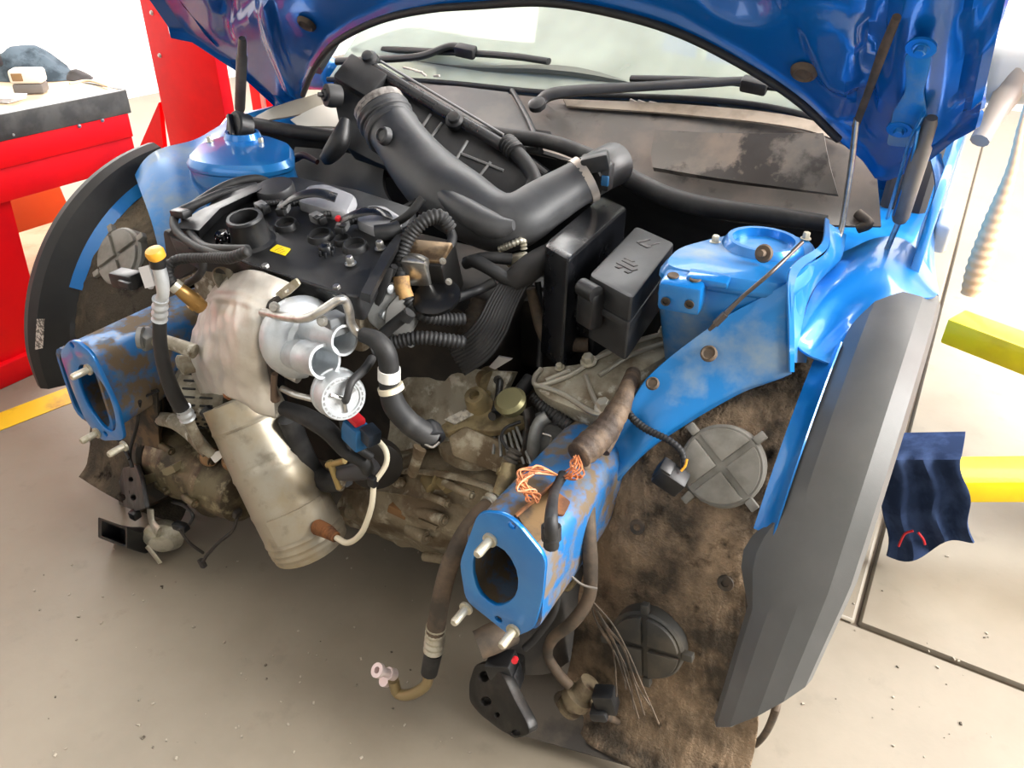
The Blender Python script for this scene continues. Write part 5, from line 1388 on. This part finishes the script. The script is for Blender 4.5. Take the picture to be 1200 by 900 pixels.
# vertical cables beside the liner
bm = NB(); T(bm, [(684, 545, .2), (688, 580, .17), (690, 625, .14), (692, 665, .13), (690, 700, .12), (672, 728, .10), (648, 748, .09), (642, 768, .09), (655, 790, .09), (668, 804, .09)], [9, 9, 9, 9, 8, 8, 7, 6, 6, 6], n=12)
one('dusty_cable', bm, rubberb, 'dusty brown cable running down between right rail and wheel liner', 'cable')
bm = NB()
rw = random.Random(9)
for k in range(7):
    j = lambda a: rw.uniform(-a, a)
    T(bm, [(690+j(2), 700, .12), (700+2.5*k+j(3), 732+j(5), .115), (714+4*k+j(5), 765+j(6), .11), (722+6*k+j(8), 800+j(6), .10), (730+8*k+j(9), 815+5*k+j(16), .09)], 1.1, n=6)
one('loose_wire', bm, rubberb, 'spray of thin dusty wires over the lower right liner', 'wire', kind='stuff')
bm = NB(); T(bm, [(646, 640, .095), (652, 680, .09), (650, 715, .085), (630, 745, .075), (615, 760, .065)], 4.5); one('thin_cable', bm, rubber, 'thin black cable dropping from the right rail to the black plug', 'cable', group='thin cables in the engine bay')
bm = NB(); T(bm, [(666, 672, .10), (682, 685, .10), (700, 690, .105)], 1.5); one('zip_tie', bm, M('grey_tie', '#7b746b', .5), 'grey cable tie sticking out beside the brown cable', 'cable tie')
# fitting under the right rail
uf = thing('pipe_union', 'tan grey pipe union below the right rail end', 'fitting', P(650, 680, .12))
bm = NB(); T(bm, [(682, 632, .2), (668, 655, .17), (655, 672, .15)], [11, 11, 9], corr=(.012, .06), n=14); part('union_pipe', bm, aldirty, uf)
bm = NB(); T(bm, [(652, 674, .15), (640, 690, .13)], [8, 9], n=12); T(bm, [(655, 684, .12), (665, 690, .12), (674, 680, .13)], 3.5); part('union_end', bm, tan, uf)
# splash panel / air guide below the rail
bm = NB()
patch(bm, [[(640, 690, .20), (672, 668, .25), (692, 662, .30)], [(606, 742, .12), (650, 735, .18), (676, 735, .24)], [(590, 790, .09), (640, 790, .14), (668, 775, .2)]], .006, 6, 6)
one('air_guide', bm, M('charcoal_panel', '#2e2b28', .6, c2='#464039', scale=10), 'charcoal air guide panel under the right rail end', 'panel')
bm = NB(); T(bm, [(600, 738, .07), (578, 748, .04), (560, 756, .02)], [17, 18, 17], n=20, hollow=.8); one('guide_tube', bm, rubberb, 'dusty dark tube end below the right flange', 'tube')
bb_ = thing('bumper_bracket', 'black stamped lower bumper bracket below the right flange', 'bracket', P(590, 850, .01))
b0, bn = P(580, 820, .0), V((-.35, -.9, .25)).normalized()
def BP(x, y, h=0): return PL(x, y, b0+bn*h, bn)
bm = NB(); holes = [[BP(x+a*cos(i*pi/5), y+b*sin(i*pi/5)) for i in range(10)] for x, y, a, b in ((567, 793, 6, 6), (569, 822, 6, 5), (604, 859, 5, 3.5), (582, 838, 3, 2.5))]
plate(bm, rpoly([BP(*p) for p in ((556, 778), (574, 778), (590, 792), (600, 815), (618, 848), (621, 860), (608, 866), (588, 858), (562, 838), (549, 822), (549, 800))], .012, 3), -bn*.02, holes, .003); part('bracket_body', bm, M('black_steel', '#1a1918', .4, .4, c2='#35312d', scale=20), bb_)
bm = NB(); box(bm, BP(590, 800, -.06), (.05, .10, .05), axes((1, .2, 0), (-.2, 1, .1)), .008); part('bracket_arm', bm, M('black_steel_2', '#201e1c', .5, .3), bb_)
lc_ = thing('wire_connector', 'black plug with red tip above the lower bumper bracket', 'connector', P(592, 790, .03), 'wire connectors around the engine bay')
bm = NB(); box(bm, P(590, 782, .035), (.045, .04, .045), axes((.9, .2, .3), (-.2, .9, 0)), .005); box(bm, P(603, 793, .035), (.02, .03, .035), axes((.9, .2, .3), (-.2, .9, 0)), .004); part('plug_body', bm, blackp, lc_)
bm = NB(); lathe(bm, P(604, 772, .03), (.3, -1, .4), [(0, .005), (.008, .005), (.008, 0)], 12); part('plug_lock', bm, redp, lc_, 'red tip')
# fog lamp plug cluster by the liner
fc = thing('pipe_valve', 'dusty tan cylindrical valve on the lower right liner', 'valve', P(675, 830, .1))
bm = NB(); pa, pb = P(665, 832, .085), P(692, 800, .11); d = pb-pa; lathe(bm, pa, d, [(0, 0), (0, .02), (.008, .022), (.01, .016), (.02, .016), (.022, .026), (d.length*.55, .026), (d.length*.6, .018), (d.length, .018), (d.length, 0)], 22); part('valve_body', bm, M('tan_dusty', '#7d6f58', .6, .2, c2='#57493a', scale=30), fc)
bm = NB(); q = P(663, 830, .085); tube(bm, [q+V((.022*cos(a), .01, .022*sin(a))) for a in [i*pi/6 for i in range(13)]], .005); part('valve_ring', bm, rubberb, fc)
lc_ = thing('wire_connector', 'black plug beside the tan valve on the lower right liner', 'connector', P(708, 830, .1), 'wire connectors around the engine bay')
bm = NB(); box(bm, P(710, 820, .095), (.035, .03, .042), axes((.9, .2, .3), (-.2, .9, 0)), .004); box(bm, P(703, 834, .085), (.03, .03, .02), axes((.9, .2, .3), (-.2, .9, 0)), .006); part('plug_body', bm, blackp, lc_)
bm = NB(); pth = [P(708, 838, .09), PZ(735, 852, .04), PZ(775, 878, .008), PZ(815, 893, .008), PZ(855, 892, .008), PZ(890, 868, .02), P(908, 835, .12), P(912, 800, .2)]
tube(bm, pth, .006, n=10, k=8); one('floor_cable', bm, rubberb, 'brown black cable looping on the floor under the flare', 'cable')
bm = NB(); tube(bm, [CY(922, 592, .385), CY(898, 632, .385), CY(884, 672, .385), CY(880, 710, .385), CY(888, 745, .385)], .008); one('liner_pipe', bm, rubberb, 'dusty pipe running down between liner and right flare', 'pipe')
# undertray lip on the floor edge
bm = NB()
patch(bm, [[PZ(588, 765, .10), PZ(660, 770, .10), PZ(720, 790, .10)], [PZ(592, 815, .07), PZ(670, 815, .07), PZ(740, 845, .07)], [PZ(612, 862, .035), PZ(690, 884, .035), PZ(785, 912, .035)]], .006, 8, 8, lambda u, v, p: .004*nz(p, 16, 2))
one('undertray', bm, M('mud_brown_tray', '#4a4238', .8, c2='#2f2a25', scale=9), 'muddy undertray lip below the right wheel liner', 'tray')
# bonnet cable on the right tower
bm = NB(); T(bm, [(940, 284, .43), (905, 318, .355), (870, 348, .338), (845, 373, .325), (831, 387, .32)], [2.5, 2.5, 2.5, 3.5, 2], k=6); T(bm, [(850, 368, .325), (838, 380, .32)], 4.5, n=8); one('hood_stay', bm, M('dark_rod', '#5d5550', .35, .7), 'thin dark rod lying diagonally across the right strut tower', 'rod')

# ================================================================== left lower corner
ln = thing('refrigerant_hose', 'hose with a yellow capped aluminium end on the left of the engine', 'hose', P(200, 480, .05))
bm = NB(); T(bm, [(186, 312, .03), (190, 330, .03), (191, 345, .03), (188, 352, .03)], [8, 8, 7, 7], n=14); T(bm, [(181, 318, .03), (176, 336, .03)], [5, 4]); part('alu_end', bm, alum, ln)
bm = NB(); T(bm, [(188, 350, .03), (187, 374, .03)], 8.5, corr=(.014, .1), n=16); T(bm, [(214, 478, .04), (220, 490, .045)], 9, corr=(.012, .08), n=14); part('crimp_sleeve', bm, alum, ln)
bm = NB(); T(bm, [(187, 374, .03), (188, 405, .025), (194, 435, .025), (204, 462, .03), (214, 480, .04)], [8, 8, 8.5, 9, 9], n=16); part('hose_body', bm, rubber, ln)
bm = NB(); T(bm, [(220, 490, .045), (228, 508, .05), (236, 522, .06), (248, 532, .07)], 6, n=12); part('metal_tail', bm, aldirty, ln)
bm = NB(); T(bm, [(183, 300, .03), (186, 313, .03)], [10, 9], n=16); part('black_collar', bm, blackp, ln)
bm = NB(); lathe(bm, P(183, 299, .03), (0, -.3, 1), [(-.004, .014), (.006, .015), (.010, .013), (.012, 0)], 18); part('yellow_cap', bm, orangecap, ln, 'yellow cap')
tg = NB(); plate(tg, [P(*p, .02) for p in ((162, 314), (174, 311), (181, 335), (170, 338))], (0, .002, 0)); one('paper_tag', tg, M('white_tag', '#dfe0e2', .6), 'white paper tag hanging beside the yellow capped pipe', 'tag')
sp = NB(); box(sp, P(149, 327, .12), (.055, .035, .03), axes((1, .1, .05), (0, 1, 0)), .005); box(sp, P(147, 333, .10), (.03, .01, .012), None, .002); one('wire_connector', sp, blackp, 'black plug lying at the foot of the left round cover', 'connector', 'wire connectors around the engine bay')
o2 = thing('oxygen_sensor', 'brass oxygen sensor entering the left edge of the heat shield', 'sensor', P(225, 360, .1))
bm = NB(); T(bm, [(206, 336, .07), (218, 345, .08), (236, 360, .10)], [7, 9, 9], n=12); T(bm, [(226, 352, .09), (231, 356, .095)], 11, n=6, smooth=False); part('sensor_body', bm, M('brass_sensor', '#a9854f', .4, .8), o2)
bm = NB(); T(bm, [(203, 333, .068), (209, 338, .072)], 8.5, n=16, smooth=False); part('sensor_collar', bm, zinc, o2)
bm = NB(); T(bm, [(204, 334, .068), (197, 324, .07), (198, 312, .08), (210, 304, .09), (240, 302, .09), (270, 302, .08), (291, 294, .08)], [6, 7, 6.5, 6, 6, 7, 6], corr=(.008, .06)); part('sensor_cable', bm, rubber, o2, sharp=2)
bm = NB(); T(bm, [(318, 216, .40), (300, 210, .38), (270, 216, .33), (240, 232, .27), (220, 248, .2), (218, 262, .17), (228, 280, .13), (242, 290, .11), (266, 292, .10), (290, 292, .10)], 5.5, n=12); one('valve_cover_hose', bm, rubber, 'black hose looping over the left end of the valve cover', 'hose', group='black hoses over the left end of the valve cover')
bm = NB(); T(bm, [(300, 218, .37), (262, 226, .29), (228, 240, .22), (208, 250, .17), (204, 264, .14), (214, 278, .12), (236, 292, .10), (262, 298, .095), (290, 297, .095)], 5, n=12); one('valve_cover_hose', bm, rubber, 'outer black hose looping past the left end of the valve cover', 'hose', group='black hoses over the left end of the valve cover')
bm = NB(); T(bm, [(236, 296, .10), (238, 312, .10), (232, 324, .10), (220, 332, .10)], 4.5); one('valve_cover_hose', bm, rubber, 'short black hose dropping left of the heat shield', 'hose', group='black hoses over the left end of the valve cover')
bm = NB(); box(bm, P(212, 250, .16), (.035, .02, .014), axes((1, 0, .1), (0, 1, 0)), .003); one('cable_clip', bm, blackp, 'black clip on the outer valve cover hose', 'clip')
bm = NB(); q = [P(x, y, .15) for x, y in ((190, 268), (232, 292), (238, 300), (228, 316), (206, 330), (196, 312))]; plate(bm, rpoly(q, .01, 2), (0, .1, 0), bev=.003); part('side_casing', bm, M('grimy_side', '#2a2725', .6, .2), eng)
# intrusion strut (alu pipe into the rail)
ap = thing('alternator_pipe', 'dirty aluminium pipe with bracket running above the left rail', 'pipe', P(200, 410, .08))
bm = NB(); T(bm, [(176, 396, .08), (200, 402, .08), (228, 412, .09)], [9, 8, 9], n=14); part('pipe_body', bm, aldirty, ap)
bm = NB(); box(bm, P(172, 397, .07), (.03, .03, .035), axes((1, 0, -.4), (0, 1, 0)), .006); lathe(bm, P(168, 396, .06), (-.8, -.6, .1), [(0, .02), (.008, .02), (.01, .014), (.01, .008), (0, 0)], 16); part('pipe_clamp', bm, algrey, ap)
alt = thing('alternator', 'finned alternator behind the hose left of the converter', 'alternator', P(235, 480, .16))
bm = NB(); c_ = P(238, 462, .19); lathe(bm, c_, (-.85, -.5, .05), [(-.06, 0), (-.06, .06), (-.05, .068), (.03, .068), (.045, .055), (.045, .02), (.05, .02), (.05, 0)], 36); part('alternator_body', bm, aldirty, alt)
bm = NB(); dd = V((-.85, -.5, .05)).normalized(); uu, vv = frame_of(dd)
for k in range(26):
    a = 2*pi*k/26
    for o_ in (-.03, .005): box(bm, c_+dd*o_+(uu*cos(a)+vv*sin(a))*.069, (.026, .004, .006), axes(dd, uu*-sin(a)+vv*cos(a)), .001, 1)
part('cooling_fin', bm, M('fin_dark', '#2b2a29', .5, .4), alt, kind='stuff')
for x, y in ((212, 425), (216, 430), (236, 428)):
    bm = NB(); lathe(bm, P(x, y, .13), (-.5, -1, .1), [(-.02, .014), (.004, .016), (.008, .010), (.008, 0)], 14); part('alternator_boss', bm, aldirty, alt)
bm = NB(); T(bm, [(240, 480, .11), (252, 492, .11)], 8, n=10); part('alternator_plug', bm, blackp, alt)
cp = thing('compressor', 'brown cast air conditioning compressor at lower left beside the converter', 'compressor', P(255, 590, .15))
pa, pb = P(204, 528, .16), P(290, 582, .13); d = (pb-pa); L = d.length; r = 42*S(pa)
cast = M('olive_brown_cast', '#6b6048', .5, .4, c2='#41372a', scale=14, c3='#8a8064', s3=30, bump=.2, bscale=150)
bm = NB(); lathe(bm, pa, d, [(0, 0), (0, r*.82), (.004, r*.98), (L*.22, r*1.0), (L*.25, r*1.06), (L*.3, r*1.06), (L*.33, r*.98), (L*.62, r*.92), (L*.66, r*.98), (L*.72, r*.98), (L*.76, r*.86), (L*.97, r*.74), (L, r*.55), (L, 0)], 40); part('compressor_body', bm, cast, cp)
bm = NB(); lathe(bm, pa-d*.12, d, [(0, 0), (0, r*.9), (.01, r*.98), (.014, r*.9), (.02, r*.98), (.024, r*.9), (.03, r*.98), (.034, r*.8), (.034, 0)], 40); part('pulley', bm, darkst, cp)
dn = d.normalized(); uu, vv = frame_of(dn)
for (f, a) in ((.27, 1.0), (.27, 2.2), (.27, -.2), (.27, 3.4), (.69, .6), (.69, 1.9), (.69, 3.1), (.69, -.6)):
    bm = NB(); o_ = pa+d*f+(uu*cos(a)+vv*sin(a))*r*1.02; lathe(bm, o_-dn*.018, dn, [(0, .008), (.036, .008), (.036, 0)], 10); hexbolt(bm, o_+dn*.018, dn, .006); part('casing_bolt', bm, cast, cp)
for x, y in ((232, 545), (258, 550)):
    bm = NB(); q = P(x, y, .09); lathe(bm, q+V((0, .03, 0)), CAM-q, [(0, .02), (.014, .018), (.018, .012), (.018, 0)], 18); part('port_plug', bm, M('tan_port', '#8b6a48', .5, .5), cp)
bm = NB(); plate(bm, rpoly([P(*p, .085) for p in ((244, 533), (258, 528), (260, 536), (252, 543))], .003, 2), (0, .004, 0)); part('white_cap', bm, white, cp, 'white plastic cap')
bm = NB(); lathe(bm, P(258, 592, .12), (0, -.3, -1), [(-.02, .018), (.012, .017), (.016, .010), (.016, 0)], 16); lathe(bm, P(235, 577, .12), (0, -.3, -1), [(-.02, .014), (.02, .013), (.02, 0)], 14); part('lower_port', bm, M('amber_port', '#a4813c', .5, .4), cp)
bm = NB(); T(bm, [(184, 490, .12), (204, 494, .10), (222, 506, .09), (236, 522, .08), (244, 530, .08)], [8, 9, 9, 8, 8], n=14); one('suction_pipe', bm, aldirty, 'bent aluminium pipe entering the top of the compressor', 'pipe')
bm = NB(); box(bm, P(276, 600, .1), (.022, .02, .02), axes((1, 0, -.4), (0, 1, 0)), .004)
T(bm, [(279, 604, .10), (272, 622, .09), (256, 636, .08), (243, 650, .07), (238, 658, .065)], 2); T(bm, [(210, 620, .03), (222, 636, .04), (238, 648, .06)], 1.8); box(bm, P(237, 660, .065), (.014, .012, .022), axes((1, 0, .4), (0, 1, 0)), .003)
one('compressor_wire', bm, M('grey_black_wire', '#35302c', .6), 'thin dangling wire with small plug below the compressor', 'wire')
# left lower upright and black bracket
lu = thing('radiator_upright', 'dirty dark upright below the left rail end', 'upright', P(175, 580, .1))
bm = NB(); loft(bm, [rpoly([P(x, y, Y_) for x, y, Y_ in q], .01, 2) for q in ([(150, 465, .10), (184, 455, .10), (196, 462, .22), (165, 470, .22)], [(152, 510, .10), (186, 508, .10), (200, 515, .22), (165, 520, .22)], [(156, 560, .10), (190, 545, .10), (210, 550, .2), (170, 575, .2)])]); part('upright_post', bm, M('mud_black', '#34302b', .7, .1, c2='#6a563e', scale=14, lo=.48, hi=.6), lu)
bm = NB(); loft(bm, [rpoly([P(x, y, Y_) for x, y, Y_ in q], .006, 2) for q in ([(150, 575, .08), (215, 548, .14), (222, 566, .14), (160, 600, .08)], [(160, 580, .16), (225, 552, .2), (232, 572, .2), (168, 602, .16)])]); part('cross_beam', bm, M('mud_black_2', '#3a3630', .7, .1, c2='#5e513f', scale=12), lu)
bm = NB(); plate(bm, [P(*p, .075) for p in ((164, 560), (202, 546), (206, 553), (168, 570))], (0, .06, .0)); part('shelf_plate', bm, M('tan_shelf', '#8f8468', .6, .3), lu)
bm = NB(); b0_, = (P(160, 575, .05),); nb = V((-.45, -.85, .2)).normalized()
def LB(x, y, h=0): return PL(x, y, b0_+nb*h, nb)
hl = [[LB(x+a*cos(i*pi/4), y+a*sin(i*pi/4)) for i in range(8)] for x, y, a in ((143, 583, 4), (156, 583, 3.5), (153, 562, 3))]
plate(bm, rpoly([LB(*p) for p in ((144, 548), (158, 545), (164, 560), (170, 596), (158, 599), (140, 592), (135, 578))], .006, 2), -nb*.01, hl, .002); part('bracket_plate', bm, blackp, lu)
bm = NB(); T(bm, [(128, 478, .06), (126, 498, .06), (142, 520, .06), (152, 538, .05)], 2.4); T(bm, [(164, 470, .07), (160, 500, .07), (152, 530, .06), (155, 548, .05)], 2.2); T(bm, [(140, 470, .07), (160, 468, .08), (186, 458, .1)], 1.6); one('loose_cable', bm, rubber, 'thin black cables trailing down the left upright', 'cable')
# horns
ho_ = thing('horn', 'zinc car horn with black square trumpet hanging at the lower left', 'horn', P(165, 650, .04))
def quad(cx, cy, w_, h_, Y_, sk): return rpoly([P(cx-w_, cy-h_-sk, Y_), P(cx+w_, cy-h_+sk, Y_), P(cx+w_, cy+h_+sk, Y_), P(cx-w_, cy+h_-sk, Y_)], .006, 3)
bm = NB()
outer = [quad(132, 624, 17, 12, .0, 6), quad(148, 630, 15, 12, .03, 5), quad(164, 634, 13, 13, .06, 4), quad(176, 634, 12, 14, .075, 3)]
inn = [quad(150, 630, 9, 7, .035, 4), quad(133, 624, 14, 9.5, .0, 5.5)]
loft(bm, inn+outer, True, True); part('trumpet', bm, blackp, ho_)
bm = NB(); q = P(190, 634, .06); d = V((.55, -.75, -.1)).normalized(); lathe(bm, q-d*.02, d, [(-.016, 0), (-.016, .032), (0, .043), (.012, .044), (.016, .040), (.02, .032), (.03, .026), (.034, .012), (.034, 0)], 32); part('horn_disc', bm, zinc, ho_, 'zinc plated disc')
bm = NB(); T(bm, [(176, 596, .07), (178, 612, .06), (186, 624, .05)], [4, 4, 5], flat=(1.6, .5, V((0, 1, 0)))); T(bm, [(172, 640, .04), (182, 652, .04), (188, 660, .04)], 3.5, flat=(1.6, .4, V((0, 1, 0)))); part('horn_bracket', bm, zinc, ho_)
bm = NB(); box(bm, P(158, 603, .05), (.022, .02, .02), None, .004); part('horn_mount', bm, blackp, ho_)
wp_ = thing('wire_connector', 'small black plug on a looped wire right of the horn', 'connector', P(212, 620, .05), 'wire connectors around the engine bay')
bm = NB(); box(bm, P(212, 617, .05), (.035, .018, .016), axes((1, .1, .05), (0, 1, 0)), .003); part('plug_body', bm, blackp, wp_)
bm = NB(); T(bm, [(222, 614, .05), (226, 604, .05), (216, 593, .06), (202, 588, .08)], 2); part('plug_wire', bm, rubber, wp_)
# subframe and lower mass behind
bm = NB(); box(bm, (0, .82, .15), (.9, .2, .08), None, .03); part('subframe', bm, M('grimy_subframe', '#1b1916', .8), car)
for s in SY:
    bm = NB(); tube(bm, [V((s*.3, .62, .2)), V((s*.45, .6, .24)), V((s*.60, .57, .3))], [.02, .022, .03]); part('drive_shaft', bm, darkst, car)

bm = NB(); rg = random.Random(11)
for k in range(150):
    q = PZ(rg.uniform(40, 640), rg.uniform(640, 890), 0) if k < 110 else PZ(rg.uniform(900, 1180), rg.uniform(640, 890), 0)
    s_ = rg.uniform(.001, .0035); box(bm, q+V((0, 0, s_*.4)), (s_*rg.uniform(1, 2), s_, s_), Matrix.Rotation(rg.uniform(0, 3), 3, 'Z'), 0)
one('floor_grit', bm, M('pale_grit', '#a89f90', .9, c2='#4a4238', scale=30), 'scattered grit on the concrete floor in front of the car', 'grit', kind='stuff')
